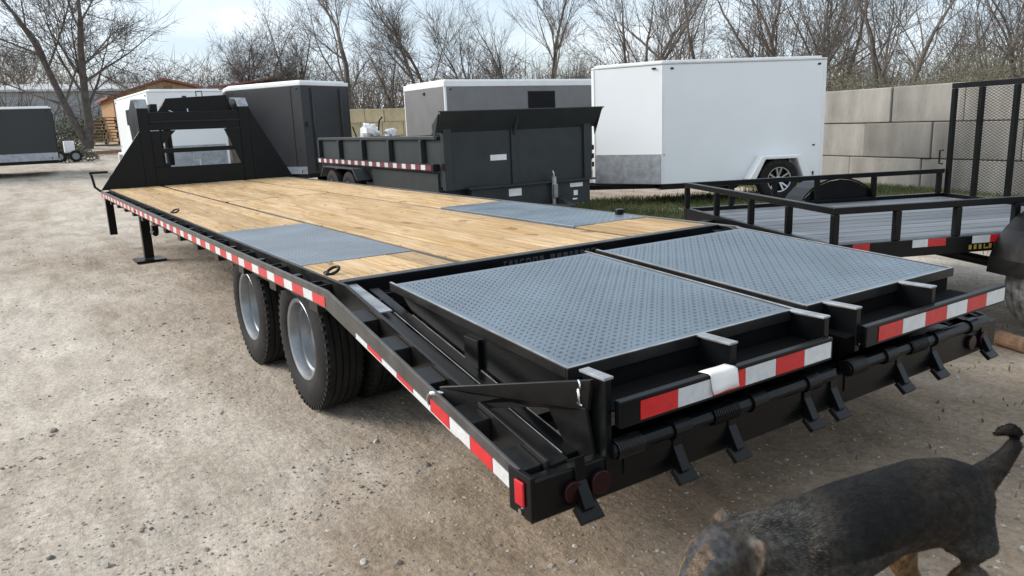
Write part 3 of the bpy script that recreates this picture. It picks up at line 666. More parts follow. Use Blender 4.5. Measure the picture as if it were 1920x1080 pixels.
def cargo(name, label, loc, rz, L_, Wd, z0, z1, nose, skin, group, trim='white_trim', cap=.07, guard=.48, wheels=(.5,), wr=.32, window=None, seams=(), spokes=True, skirt=None, roofproud=.012, fender=True, back_bars=True):
    # local: +x = forward (nose), near side = -y ... built around body centre on the ground
    t = thing(name, label, 'cargo trailer', loc, rz, group)
    hw = Wd/2; xf = L_/2; xr = -L_/2
    def plan(g): 
        p = [(xr-g, -hw-g), (xf+g*.5, -hw-g)]
        if nose: p += [(xf+nose+g, -.07), (xf+nose+g, .07)]
        p += [(xf+g*.5, hw+g), (xr-g, hw+g)]
        if not nose: p = [(xr-g,-hw-g), (xf+g,-hw-g), (xf+g,hw+g), (xr-g,hw+g)]
        return p
    MB().prism(plan(0), z0, z1-cap, 'Z').build('body', M[skin], t, bevel=.008)
    MB().prism(plan(roofproud), z1-cap+.001, z1-.02, 'Z').build('roof_trim', M['siding_roof' if nose and skin == 'white_metal' else trim], t, bevel=.012)
    MB().prism(plan(-.05), z1-.02, z1+.012, 'Z').build('roof', M['white_trim'], t, bevel=.01)
    for (x, y) in ((xr, -hw), (xr, hw), (xf, -hw), (xf, hw)):
        sx = 1 if x > 0 else -1; sy = 1 if y > 0 else -1
        MB().box(min(x+sx*.006, x-sx*.045), max(x+sx*.006, x-sx*.045), min(y+sy*.006, y-sy*.03), max(y+sy*.006, y-sy*.03), z0+.004, z1-cap-.002).build('corner_post', M[trim if skin in ('white_metal', 'grey_skin') else skin], t, bevel=.003)
    if nose:
        MB().box(xf+nose-.02, xf+nose+.008, -.078, .078, z0+.004, z1-cap-.002).build('nose_cap', M[trim], t, bevel=.006)
        for sy in (-1, 1):
            a = Vector((xf, sy*hw, 0)); b = Vector((xf+nose, sy*.075, 0)); d = (b-a).normalized(); n = Vector((d.y, -d.x, 0))*( -sy if (d.y*0+1) else 1)
            n = Vector((-d.y, d.x, 0)); n = n if n.y*sy > 0 else -n
            if guard:
                q = MB(); A = a+d*.01+n*.003; B = b-d*.01+n*.003
                q.add([A+Vector((0,0,z0+.006)), B+Vector((0,0,z0+.006)), B+Vector((0,0,z0+guard)), A+Vector((0,0,z0+guard)), A+n*.006+Vector((0,0,z0+.006)), B+n*.006+Vector((0,0,z0+.006)), B+n*.006+Vector((0,0,z0+guard)), A+n*.006+Vector((0,0,z0+guard))],
                      [(0,1,2,3),(4,5,6,7),(0,1,5,4),(1,2,6,5),(2,3,7,6),(3,0,4,7)])
                q.build('stone_guard', M['guard'], t)
            c = a+d*.13+n*.012; MB().tube([c+Vector((0,0,z1-cap-.05))-d*.03, c+Vector((0,0,z1-cap-.05))+d*.03], .014, 8).build('marker_lamp', M['lens_dark'], t)
    elif guard:
        MB().box(xf+.002, xf+.008, -hw+.05, hw-.05, z0+.006, z0+guard).build('stone_guard', M['guard'], t)
        MB().box(xf+.002, xf+.02, -.08, .0, z1-cap-.14, z1-cap-.08).build('marker_lamp', M['lens_dark'], t)
    for sx in (xr+.12, xf-.16):
        MB().box(sx-.025, sx+.025, -hw-.012, -hw-.001, z1-cap-.075, z1-cap-.045).build('marker_lamp', M['lens_dark'], t, bevel=.004)
    MB().box(xr+.14, xr+.18, -hw-.010, -hw-.001, z0+.5, z0+.52).build('marker_lamp', M['lens_dark'], t)
    MB().box(xr+.14, xr+.165, -hw-.010, -hw-.001, z0+.03, z0+.09).build('reflector', M['lens_dark'], t)
    MB().box(xf-.05, xf-.025, -hw-.010, -hw-.001, z0+.44, z0+.48).build('reflector', M['galv'], t)
    for sx in seams: MB().box(sx-.008, sx+.008, -hw-.006, -hw-.001, z0+.01, z1-cap-.003).build('seam_strip', M['rail' if skin != 'white_metal' else 'galv'], t)
    if window:
        wx0, wx1, wz0, wz1 = window; q = MB().box(wx0-.03, wx1+.03, -hw-.012, -hw-.001, wz0-.03, wz1+.03).build('window_frame', M['black'], t, bevel=.03)
        MB().box(wx0, wx1, -hw-.016, -hw-.0125, wz0, wz1).build('pane', M['glass'], q)
    if skirt: MB().box(xr, xf, -hw-.008, -hw-.001, z0+.004, z0+skirt).build('skirt', M['guard'], t)
    # chassis
    MB().box(xr+.02, xf, -hw+.05, hw-.05, z0-.09, z0-.003).build('chassis', M['black'], t)
    tg = MB(); tip = xf+(nose or 0)+.75
    for sy in (-1, 1): tg.bar((xf, sy*hw*.6, z0-.05), (tip, 0, z0-.05), .06, .08)
    tg.bar((tip-.08, 0, z0-.02), (tip+.14, 0, z0-.02), .09, .07)
    tg.build('tongue', M['black'], t, bevel=.004)
    jk = MB().tube([(tip-.18, .0, .06), (tip-.18, 0, z0+.22)], .026, 10).box(tip-.25, tip-.11, -.07, .07, .03, .06).tube([(tip-.18,0,z0+.2),(tip-.18,-.13,z0+.2),(tip-.18,-.13,z0+.28)], .008, 6); jk.build('jack', M['galv'], t)
    for wx in wheels:
        for sy in (-1, 1):
            small_wheel(t, wx, sy*(hw+.11), wr, wr, .2, sy, spokes=spokes)
        if fender:
            for sy in (-1, 1):
                o = []; inn = []
                for (fx, fz) in ((-.52,z0+.02), (-.33,z0+.38), (.30,z0+.38), (.52,z0+.02)): o.append((wx+fx, fz))
                for (fx, fz) in ((.40,z0+.02), (.25,z0+.325), (-.27,z0+.325), (-.39,z0+.02)): inn.append((wx+fx, fz))
                y0, y1 = sorted((sy*(hw+.002), sy*(hw+.24)))
                MB().prism(o+inn, y0, y1, 'Y').build('fender', M[trim], t, bevel=.015)
                MB().prism([(wx-.26,z0+.01), (wx-.26,z0+.32), (wx+.25,z0+.32), (wx+.25,z0+.01)], min(sy*(hw+.0015), sy*(hw+.004)), max(sy*(hw+.0015), sy*(hw+.004)), 'Y').build('wheel_well', M['black'], t)
        MB().tube([(wx, -hw, wr), (wx, hw, wr)], .03, 8).build('axle', M['black'], t)
    if back_bars:
        bmat = M['galv' if skin == 'white_metal' else skin]
        for y in (-hw*.6, hw*.6): MB().tube([(xr-.03, y, z0+.05), (xr-.03, y, z1-.15)], .016, 8).build('door_bar', bmat, t, True)
        MB().box(xr-.045, xr-.002, -hw+.08, -hw+.15, z0+1.0, z0+1.1).build('door_latch', bmat, t)
    return t
def place(frontnear, rearnear, Wd):
    f = Vector(frontnear); r = Vector(rearnear); d = (f-r).normalized(); n = Vector((-d.y, d.x))   # left of heading
    return f, r, d, n
CG = 'enclosed cargo trailers parked in the yard'
# white: near side faces the camera = left side when heading -x ... use local -y as near side by choosing heading
def cargo_at(name, label, fn, rn, Wd, **k):
    f = Vector(fn); r = Vector(rn); d = (f-r); L_ = d.length; d.normalize(); left = Vector((-d.y, d.x))
    cam2 = Vector((-1.06, -3.15)); mid = (f+r)/2
    near_left = (cam2-mid).dot(left) > 0
    c = mid - (left if near_left else -left)*Wd/2
    rz = math.atan2(d.y, d.x)
    t = cargo(name, label, (c.x, c.y, k.pop('gz0', gz(c.x, c.y))), rz, L_, Wd, group=CG, **k)
    if near_left: t.scale = (1, -1, 1)
    return t
cargo_at('cargo_trailer', 'plain white V nose cargo trailer with spoked wheel, beside the concrete block wall', (7.60,5.58), (10.02,4.40), 1.70,
         z0=.33, z1=2.21, nose=.88, skin='white_metal', wheels=(-.52,), wr=.33, gz0=.04, cap=.055, guard=.47)
cargo_at('cargo_trailer', 'charcoal cargo trailer with white roof edge standing right behind the gooseneck', (3.42,15.02), (4.42,12.95), 1.45,
         z0=.45, z1=2.40, nose=.95, skin='charcoal', wheels=(-.25,), wr=.33, gz0=.06, cap=.10, guard=.3, fender=False, seams=(-.85,), skirt=.16)
cargo_at('cargo_trailer', 'white flat front cargo trailer with silver stone guard seen through the gooseneck window', (1.63,14.12), (1.50,18.0), 1.50,
         z0=.62, z1=2.26, nose=0, skin='white_metal', wheels=(-.6,), wr=.33, gz0=.10, guard=.5, cap=.05)
cargo_at('cargo_trailer', 'pewter grey cargo trailer with white roof cap and one dark window behind the dump trailer', (7.5,12.30), (12.0,12.25), 2.1,
         z0=.5, z1=2.42, nose=0, skin='grey_skin', wheels=(-.4, -1.2), wr=.33, gz0=.0, cap=.15, guard=.45, window=(-.80,-.05,1.70,2.12), seams=(), fender=False)
cargo_at('cargo_trailer', 'dark grey cargo trailer with pale skirt at the far left edge', (-3.2,22.9), (.40,22.8), 2.0,
         z0=.45, z1=1.97, nose=.7, skin='charcoal', wheels=(.35, 1.15), wr=.3, gz0=.43, cap=.06, guard=.4, skirt=.22, fender=False, seams=(1.2,), spokes=False)

# ------------------------------------------------------------------ DUMP TRAILER
DT = thing('dump_trailer', 'dark grey green dump trailer with flared guard beside the pine deck', 'dump trailer', (3.70, 5.60, 0), R(-3))
def dp(mb, n, m='dump', b=.006, par=DT): return mb.build(n, M[m], par, bevel=b)
DW = 2.38; DL = 5.2
dp(MB().box(.0, DW, -.02, .03, .58, 1.40), 'front_panel')
dp(MB().box(.0, .12, -.06, -.021, .58, 1.42), 'front_post'); dp(MB().box(DW-.16, DW-.04, -.06, -.021, .58, 1.42), 'front_post')
dp(MB().box(1.02, 1.12, -.045, -.021, .58, 1.42), 'front_rib')
dp(MB().prism([(-.022,1.32), (-.24,1.575), (-.232,1.585), (.03,1.41), (.03,1.40), (-.01,1.325)], -.10, DW+.05, 'X'), 'flared_guard')
dp(MB().box(-.13, DW+.06, -.255, -.225, 1.575, 1.592), 'guard_lip')
for x in (-.116, DW+.051): dp(MB().prism([(-.02,1.20), (-.20,1.565), (.02,1.42)], x, x+.015, 'X'), 'guard_gusset')
dp(MB().prism([(-.023,1.20),(-.19,1.53),(-.023,1.36)], 1.05, 1.09, 'X'), 'guard_gusset')
for sx in (0, DW-.05):
    dp(MB().box(sx, sx+.05, .031, DL, .62, 1.235), 'side_wall')
    dp(MB().box(sx-.045, sx+.065, .06, DL+.02, 1.236, 1.285), 'top_rail', 'dump', .01)
    o = -1 if sx == 0 else 1; xf_ = sx-.07 if sx == 0 else sx+.05
    y = .5
    while y < DL: dp(MB().box(xf_, xf_+.068, y, y+.07, .93, 1.234), 'side_stake'); y += 1.15
    dp(MB().box(xf_-.02, xf_+.068, .10, DL, .83, .925), 'side_rub_rail', 'rail', .004)
    if sx == 0:
        y = .15; k = 0
        while y < DL-.1:
            red = k % 2 == 0; ln = .19 if red else .14
            dp(MB().box(xf_-.024, xf_-.021, y, y+ln-.003, .845, .91), 'red_tape' if red else 'white_tape', 'tape_old' if red else 'white_tape', 0); y += ln; k += 1
    for wy in (3.1, 3.95): 
        w_ = small_wheel(DT, (sx-.13 if sx == 0 else sx+.18), wy, .38, .37, .22, -1, spokes=False); w_.rotation_euler = (0, 0, R(-90) if sx == 0 else R(90))
    f0 = sx-.27 if sx == 0 else sx+.055
    dp(MB().prism([(2.55,.62), (2.75,.80), (4.3,.80), (4.5,.62), (4.46,.62), (4.26,.785), (2.79,.785), (2.59,.62)], f0, f0+.22, 'X'), 'fender')
dp(MB().box(-.03, .52, .1, 2.5, .38, .80), 'side_tool_box')
dp(MB().box(.05, DW-.05, DL, DL+.05, .62, 1.24), 'tailgate')
dp(MB().box(.06, DW-.06, .04, DL, .56, .615), 'floor_pan')
for x in (.55, DW-.70): dp(MB().box(x, x+.15, .03, DL, .40, .555), 'chassis_rail')
dp(MB().bar((.6,-.02,.33), (DW/2,-1.2,.33), .07, .10).bar((DW-.6,-.02,.33), (DW/2,-1.2,.33), .07, .10), 'tongue')
dp(MB().box(.35, DW-.10, -.10, .02, .26, .575), 'front_box'); dp(MB().box(.30, DW-.02, -.16, .02, .577, .60), 'front_step', 'dump', .004)
dp(MB().tube([(1.62,-.16,.12), (1.62,-.16,.66)], .035, 12).tube([(1.62,-.16,.66),(1.62,-.16,.70),(1.55,-.24,.74),(1.55,-.27,.70)], .012, 6), 'jack', 'galv', 0)
dp(MB().box(1.59, 1.66, -.20, -.165, .36, .56), 'jack_sleeve', 'rim')
for (x, z, w, h) in ((.70,.93,.25,.075), (.92,.44,.20,.10), (1.93,.49,.22,.055), (1.99,.37,.07,.07), (1.97,.31,.08,.02)):
    dp(MB().box(x, x+w, (-.025 if z > .6 else -.104), (-.0215 if z > .6 else -.1005), z, z+h), 'placard', 'plastic_white', 0)
for z in (.75, .87, .99): dp(MB().box(DW-.03, DW+.006, -.07, -.0605, z, z+.07), 'reflector', 'lens_dark', 0)
dp(MB().box(-.012, -.002, -.08, -.01, .84, .93), 'side_marker', 'lens_dark', 0)

# ------------------------------------------------------------------ UTILITY TRAILER
UT = thing('utility_trailer', 'low black utility trailer with tube rails, grey board floor and mesh ramp gate', 'utility trailer', (2.90, -.555, 0), R(-23.5))
def ut(mb, n, m='black', b=.004, par=UT): return mb.build(n, M[m], par, bevel=b)
UW = 2.12; UL = 2.42; UZ = .615; RZ = .84
for y in (0, UW):
    ut(MB().box(-.02, UL+.02, y-.02, y+.02, RZ-.02, RZ+.02), 'top_rail')
    ut(MB().box(-.02, UL+.02, y-.03, y+.03, .545, .645), 'bottom_rail')
    for x in (.0, .40, .80, 1.20, 1.75, 2.40): ut(MB().box(x-.02, x+.02, y-.018, y+.018, .646, RZ-.021), 'rail_post')
for x in (0,):
    ut(MB().box(x-.02, x+.02, .021, UW-.021, RZ-.02, RZ+.02), 'front_rail'); ut(MB().box(x-.02, x+.02, .031, UW-.031, .545, .645), 'front_bottom_rail')
    for y in (.5, 1.0, 1.55): ut(MB().box(x-.02, x+.02, y-.018, y+.018, .646, RZ-.021), 'rail_post')
ut(MB().box(UL-.02, UL+.02, .031, UW-.031, .52, .612), 'rear_sill')
nb = 12; bw = (UW-.07)/nb
for i in range(nb):
    y = .035+i*bw; MB().box(.022, UL-.022, y+.007, y+bw-.007, .58, UZ).build('floor_board', M['deck_grey'], UT, bevel=.003)
for (x, w, k) in ((.10,.11,'red'), (.49,.10,'white_tape'), (.59,.12,'red'), (.89,.12,'white_tape'), (1.01,.12,'red')):
    ut(MB().box(x, x+w, -.0335, -.0308, .598, .643), 'red_tape' if k == 'red' else 'white_tape', k, 0)
q = MB(); rnd = random.Random(9); x = .87
while x < 1.20:
    q.box(x, x+.018, -.0335, -.0308, .562, .590) if rnd.random() < .65 else q.box(x, x+.030, -.0335, -.0308, .562, .570).box(x, x+.006, -.0337, -.0309, .570, .590); x += .034
ut(q, 'faded_lettering', 'decal_yellow', 0)
for (y, s) in ((-.17, -1), (UW+.17, 1)):
    small_wheel(UT, 1.44, y, .355, .355, .21, s, tm='tyre_dusty' if s < 0 else 'tyre', spokes=False)
    o = [(1.44+.44*math.cos(a), .42+.41*math.sin(a)) for a in [math.pi*i/14 for i in range(15)]]; inn = [(1.44+.425*math.cos(a), .42+.395*math.sin(a)) for a in [math.pi*(14-i)/14 for i in range(15)]]
    y0, y1 = sorted((y-s*.135, y+s*.135)); ut(MB().prism(o+inn, y0, y1, 'Y'), 'fender', 'rail' if s < 0 else 'black', .003)
    c0, c1 = sorted((y-s*.137, y-s*.143)); ut(MB().prism([(1.44+.42*math.cos(a), .42+.39*math.sin(a)) for a in [math.pi*i/14 for i in range(15)]], c0, c1, 'Y'), 'fender_liner', 'black', 0)
ut(MB().tube([(1.5, -.1, .355), (1.5, UW+.1, .355)], .035, 10), 'axle', 'black', 0)
tg = MB().bar((.0, UW*.25, .57), (-1.05, UW/2, .57), .06, .08).bar((.0, UW*.75, .57), (-1.05, UW/2, .57), .06, .08).bar((-1.0, UW/2, .58), (-1.25, UW/2, .58), .09, .07); ut(tg, 'tongue')
ut(MB().tube([(-.95, UW/2, .02), (-.95, UW/2, .80)], .03, 10).box(-1.03,-.87,UW/2-.08,UW/2+.08,.0,.03), 'jack')
# gate
gt = bpy.data.objects.new('ramp_gate', None); COL.objects.link(gt); gt.parent = UT; gt.location = (UL+.055, 0, .60)
GH = .99
ut(MB().box(-.02, .02, .01, UW, GH-.035, GH+.01), 'gate_top_bar', par=gt); ut(MB().box(-.02, .02, .01, UW, .0, .04), 'gate_bottom_bar', par=gt)
for y in (UW-.02, UW-.33, UW-.69, UW-1.05, UW-1.41, UW-1.77, .03): ut(MB().box(-.019, .019, y-.02, y+.02, .041, GH-.036), 'gate_bar', par=gt)
me_ = MB(); pz, py = .024, .05
j = 0; z = .05
while z < GH-.05:
    y = .04 + (py/2 if j % 2 else 0)
    while y < UW-.06:
        me_.bar((.022, y, z), (.022, y+py/2, z+pz/2), .002, .0035, (1,0,0)); me_.bar((.022, y+py/2, z+pz/2), (.022, y+py, z), .002, .0035, (1,0,0))
        y += py
    z += pz/2; j += 1
o = ut(me_, 'expanded_mesh', 'black', 0, gt); tag(o, kind='stuff')
ut(MB().tube([(-.03, UW+.03, .42), (-.03, UW+.07, .42), (-.03, UW+.07, .30), (-.03, UW+.03, .30)], .008, 6), 'gate_latch', 'black', 0, gt)

# ------------------------------------------------------------------ CONCRETE BLOCK WALLS
def block_wall(name, label, a, b, zb, courses, bh, blen, th, m, seed, nojit=False):
    a = Vector(a); b = Vector(b); d = (b-a); Ln = d.length; rz = math.atan2(d.y, d.x)
    t = thing(name, label, 'block wall', (a.x, a.y, zb), rz); rn = random.Random(seed)
    for c in range(courses):
        x = -(blen*.5 if c % 2 else 0) - rn.uniform(0, .3)
        while x < Ln:
            l = blen*rn.choice([1, 1, 1, .66, .9]); jy = rn.uniform(-.025, .025); jz = rn.uniform(0, .03) if c == courses-1 else 0
            o = MB().box(-l/2+.007, l/2-.007, -th/2, th/2, .005, bh-.006+jz).build('concrete_block', M[m], t, bevel=.018); o.location = (x+l/2, jy, c*bh); o.rotation_euler = (0, 0, rn.uniform(-.008,.008)); x += l
    return t
block_wall('block_wall', 'tall grey wall of stacked concrete blocks right of the white trailer', (13.62,10.0), (11.55,-2.0), -.09, 3, .622, 1.55, .6, 'concrete', 4)
block_wall('block_wall', 'yellowish block wall in the gap between the two grey trailers', (9.6,27.0), (14.0,25.2), .62, 3, .52, .85, .5, 'concrete_y', 8)

# ------------------------------------------------------------------ BUILDINGS, PALLETS, YARD THINGS
SH = thing('wooden_shed', 'small orange brown shed with red gable roof behind the white trailer', 'shed', (3.8, 38.6, 1.1))
def pb(mb, n, m, par, b=.0): return mb.build(n, M[m], par, bevel=b)
pb(MB().prism([(.12,0), (.12,2.38), (2.45,3.05), (4.0,2.70), (4.0,0)], 0, 5, 'Y'), 'wall', 'osb', SH)
pb(MB().prism([(.5,2.42), (2.45,3.0), (3.9,2.66)], -.03, -.004, 'Y'), 'gable_board', 'tan', SH)
pb(MB().box(2.45, 2.85, -.06, -.031, 2.60, 2.78), 'gable_vent', 'log', SH)
for P in (((-.15,2.30), (2.45,3.16), (2.45,3.06), (-.15,2.20)), ((2.45,3.16), (4.25,2.74), (4.25,2.64), (2.45,3.06))):
    pb(MB().prism(list(P), -.35, 5.3, 'Y'), 'roof', 'redroof', SH)
FH = thing('red_roof_shed', 'low far shed with red roof above the charcoal trailer', 'shed', (11.6, 52.5, 1.7))
pb(MB().box(0, 6.2, 0, 4, 0, 2.9), 'wall', 'siding', FH); pb(MB().prism([(-.3,2.85), (4.4,3.55), (6.6,3.1), (6.6,3.0), (4.4,3.42), (-.3,2.75)], -.5, 4.4, 'Y'), 'roof', 'redroof', FH)
MH = thing('mobile_home', 'long pale grey low building with light metal roof at the far left', 'building', (-14, 56.8, 1.5))
pb(MB().box(0, 24.5, 0, 4.2, .55, 3.15), 'wall', 'siding', MH); pb(MB().box(.05, 24.4, .05, 4.1, .0, .55), 'skirting', 'brush', MH)
pb(MB().prism([(-.3,3.15), (-.3,3.28), (2.1,3.75), (4.5,3.28), (4.5,3.15)], -.3, 24.8, 'X'), 'roof', 'siding_roof', MH)
z = .62
while z < 3.1: pb(MB().box(.02, 24.48, -.02, -.003, z, z+.235), 'siding_board', 'siding', MH); z += .25
for x in (6.5, 10.5, 21.6): 
    f = pb(MB().box(x, x+1.0, -.05, -.021, 1.5, 2.6), 'window', 'white_trim', MH); pb(MB().box(x+.08, x+.92, -.06, -.051, 1.58, 2.52), 'pane', 'glass', f)
pb(MB().box(-.02, 24.52, -.06, -.021, .5, .62), 'base_trim', 'white_trim', MH)
# pallets
def pallet_mb():
    mb = MB()
    for i in range(7): mb.box(-.5+i*.145, -.5+i*.145+.10, -.6, .6, .115, .135)
    for i in range(3): mb.box(-.5+i*.44, -.5+i*.44+.10, -.6, .6, .0, .018)
    for y in (-.6, -.045, .51): mb.box(-.5, .49, y, y+.09, .019, .114)
    return mb
pm0 = pallet_mb().mesh('wooden_pallet'); pm0.materials.append(M['pallet']); rnd = random.Random(3)
for i in range(9):
    o = bpy.data.objects.new('wooden_pallet', pm0); COL.objects.link(o); o.location = (3.25+rnd.uniform(-.05,.05), 37.0+rnd.uniform(-.05,.05), gz(3.2,37)+i*.137); o.rotation_euler = (0,0,R(90)+rnd.uniform(-.06,.06))
    tag(o, '%s pallet from the bottom in the stack left of the white trailer' % ('second','third','fourth','fifth','sixth','seventh','eighth')[i-1] if 0 < i < 8 else 'pale topmost pallet of the stack left of the white trailer' if i == 8 else 'bottom pallet of the stack left of the white trailer', 'pallet', 'stacked pallets')
o = MB().bar((-.9,0,.08), (.9,.25,.10), .14, .14).build('timber_beam', M['log'], bevel=.01); o.location = (2.35, 30.5, gz(2.3,30.5)); o.rotation_euler = (0,0,R(10)); tag(o, 'dark timber beam lying on the gravel in front of the pallets', 'beam')
ct = thing('hand_cart', 'small cart with white box right of the far left trailer', 'cart', (1.05, 27.8, gz(1,27.8)))
pb(MB().box(-.16, .16, -.15, .15, .32, .72), 'white_box', 'plastic_white', ct, .02); pb(MB().box(-.55, .3, -.2, .2, .22, .30), 'cart_frame', 'black', ct, .01)
small_wheel(ct, .15, -.24, .2, .2, .1, -1, spokes=False); small_wheel(ct, -.35, -.24, .2, .2, .1, -1, spokes=False); pb(MB().tube([(-.5,0,.3), (-.95,0,.75)], .02, 6), 'handle', 'galv', ct)
# covered machine behind the dump trailer
cmx = thing('covered_machine', 'small machine under crumpled white plastic in front of the yellowish wall', 'machine', (8.15, 17.9, gz(8,17.9)))
pb(MB().box(-.55, .75, -.3, .3, .35, .95).box(-.4, -.3, -.25, .25, 0, .35).box(.5, .6, -.25, .25, 0, .35), 'machine_body', 'black', cmx, .03)
cv = MB(); rn = random.Random(4)
for (cx, cz, s) in ((-.1,1.06,.30), (.55,1.0,.20)):
    o_ = len(cv.v)
    for j in range(7):
        for i in range(14):
            th = math.pi*j/6; ph = 2*math.pi*i/14; k = s*(.85+.75*noise.noise(Vector((cx+math.cos(ph)*2.6, math.sin(ph)*2.6, j*1.3))))
            cv.v.append((cx+k*math.sin(th)*math.cos(ph), k*math.sin(th)*math.sin(ph), cz+k*.85*math.cos(th)))
    for j in range(6):
        for i in range(14): a = o_+j*14+i; b_ = o_+j*14+(i+1) % 14; cv.f.append((a, b_, b_+14, a+14))
pb(cv, 'plastic_cover', 'plastic_white', cmx); pb(MB().tube([(.15,0,.9),(.2,-.05,1.4),(.3,-.05,1.5)], .025, 6).tube([(-.5,0,.9),(-.62,0,1.25)], .02, 6), 'machine_handle', 'black', cmx)
o = MB().tube([(-.10,0,.045),(.10,.03,.045)], .045, 14).build('firewood_log', M['log'], bevel=.006); o.location = (3.72,-1.22,0); o.rotation_euler = (0,0,R(60)); tag(o, 'short reddish log on the gravel by the utility trailer wheel', 'log')

# ------------------------------------------------------------------ TREES
def grow(mbT, mbC, p, d, ln, r, lvl, maxl, rn, spread, up_, dense):
    nseg = 5 if lvl == 0 else 4 if lvl < 3 else 2; r = max(r, .0085)
    pts = [p.copy()]; rads = [r]; dirs = [d.copy()]
    endr = r*(.55 if lvl == 0 else .4)
    for i in range(nseg):
        d = (d + Vector((rn.gauss(0,.11), rn.gauss(0,.11), rn.gauss(0,.06)+up_*.07))).normalized()
        p = p + d*ln/nseg; pts.append(p.copy()); rads.append(r+(endr-r)*(i+1)/nseg); dirs.append(d.copy())
    (mbT if lvl == 0 else mbC).tube(pts, rads, 6 if lvl == 0 else 4 if lvl == 1 else 3, False)
    if lvl >= maxl: return
    nch = int(round((rn.randint(5, 7) if lvl == 0 else rn.randint(4, 6) if lvl < 3 else rn.randint(3, 5))*dense))
    for k in range(nch):
        t = rn.uniform(.30 if lvl == 0 else .18, 1.0); i = min(int(t*nseg), nseg-1); f = t*nseg-i
        q = pts[i].lerp(pts[i+1], f); dd = dirs[i+1]; ax = dd.orthogonal().normalized(); ax.rotate(Matrix.Rotation(rn.uniform(0, 6.28), 3, dd))
        nd = dd.copy(); nd.rotate(Matrix.Rotation(rn.uniform(.42, 1.05)*spread, 3, ax)); nd.z += up_*.12; nd.normalize()
        grow(mbT, mbC, q, nd, ln*rn.uniform(.50, .82)*(1.12-.40*t), (rads[i]*(1-f)+rads[i+1]*f)*rn.uniform(.42,.60), lvl+1, maxl, rn, spread, up_, dense)
    # continuing leader
    if lvl < maxl: grow(mbT, mbC, pts[-1], dirs[-1], ln*.62, rads[-1], lvl+1, maxl, rn, spread, up_, dense)
def tree(label, x, y, h, seed, stems=1, r=.16, spread=1.0, up_=1.0, dense=1.0, lean=None, maxl=4, stemspread=.35, mt='twig'):
    rn = random.Random(seed); z = gz(x, y); t = thing('bare_tree', label, 'tree', (x, y, z-.1), 0, 'bare trees behind the yard')
    T = MB(); C = MB()
    for s in range(stems):
        if lean: d = Vector(lean[s]).normalized()
        else:
            a = rn.uniform(0, 6.28) if stems > 1 else 0; q = rn.uniform(.4, 1)*stemspread if stems > 1 else .04
            d = Vector((math.cos(a)*q, math.sin(a)*q, 1)).normalized()
        grow(T, C, Vector((rn.uniform(-.1,.1)*stems*.5, rn.uniform(-.1,.1)*stems*.5, 0)), d, h*rn.uniform(.42,.50), r*rn.uniform(.8,1.05), 0, maxl, rn, spread, up_, dense)
    smooth_angle(T.build('trunk', M['bark'], t, fast=True), 60); C.build('crown', M[mt], t, fast=True)
    return t
def pol(px, r):                                                   # bearing from the yard's standpoint
    a = .582 + math.atan((px-945)/1455.); return (-1.06+r*math.sin(a), -3.15+r*math.cos(a))
T_ = [  # bearing, distance, height, stems, label, radius, spread, dense
 (292, 62, 6.0, 3, 'rounded twiggy bare tree above the wooden shed', .10, 1.1, 1.0),
 (225, 70, 6.5, 2, 'thin bare tree between the forked tree and the shed', .10, 1.0, .9),
 (40, 72, 9.5, 2, 'bare tree at the far left behind the pale building', .14, 1.0, 1.0),
 (365, 72, 4.6, 3, 'low bare tree beneath the open patch of sky', .08, 1.1, 1.0),
 (455, 60, 8.0, 3, 'spreading bare tree left of the charcoal trailer roof', .12, 1.15, 1.05),
 (545, 58, 9.0, 3, 'dense bare tree above the charcoal trailer', .13, 1.1, 1.05),
 (662, 44, 10.5, 1, 'tall bare tree with thick trunk above the yellowish block wall', .24, .85, 1.15),
 (735, 62, 9.0, 2, 'bare tree at the left end of the pewter trailer roof', .12, .95, 1.0),
 (808, 50, 10.5, 2, 'tall fan shaped bare tree over the pewter trailer', .17, .85, 1.1),
 (885, 60, 9.5, 2, 'slim bare tree over the middle of the pewter trailer', .11, .8, 1.0),
 (950, 58, 10, 1, 'straight narrow bare tree over the pewter trailer window', .14, .75, 1.0),
 (1028, 44, 10.5, 1, 'straight slender bare tree left of the white trailer', .15, .7, 1.0),
 (1085, 66, 6.5, 3, 'low bushy bare tree at the corner of the white trailer', .09, 1.0, 1.0),
 (1195, 46, 11, 4, 'many stemmed bare tree above the white trailer nose', .15, .8, 1.05),
 (1265, 54, 10, 2, 'bare tree with two stems above the white trailer corner', .12, .85, .95),
 (1318, 42, 10.5, 2, 'leaning bare tree above the middle of the white trailer', .14, .8, 1.0),
 (1395, 60, 9.5, 3, 'thin bare tree between two larger ones above the white trailer', .10, .9, .9),
 (1488, 40, 11, 5, 'broad many stemmed bare tree above the white trailer rear', .16, .9, 1.05),
 (1560, 44, 10, 3, 'bare tree with slanting stems right of the white trailer', .13, .9, 1.0),
 (1690, 34, 9.5, 3, 'bare forked tree behind the grey concrete block wall', .13, .85, 1.0),
 (1760, 48, 9.0, 2, 'bare tree behind the corner of the mesh gate', .11, .9, .95),
 (1850, 40, 8.0, 3, 'drooping bare tree above the mesh ramp gate', .10, 1.1, 1.0),
 (1935, 44, 9.0, 3, 'bare tree at the far right edge', .12, 1.0, 1.0),
]
for i, (px, r_, h, st, lb, rad, spd, dn) in enumerate(T_):
    x, y = pol(px, r_); tree(lb, x, y, h, 100+i*7, st, rad, spd, .45, dn*(.72 if px > 1150 else .88), maxl=4, stemspread=.45)
x, y = pol(158, 38)
tree('big forked bare tree with two dark trunks in front of the pale building', x, y, 12.0, 23, 2, .20, 1.1, .35, 1.15, lean=[(-.24,.05,1), (.20,.0,1)], maxl=4)

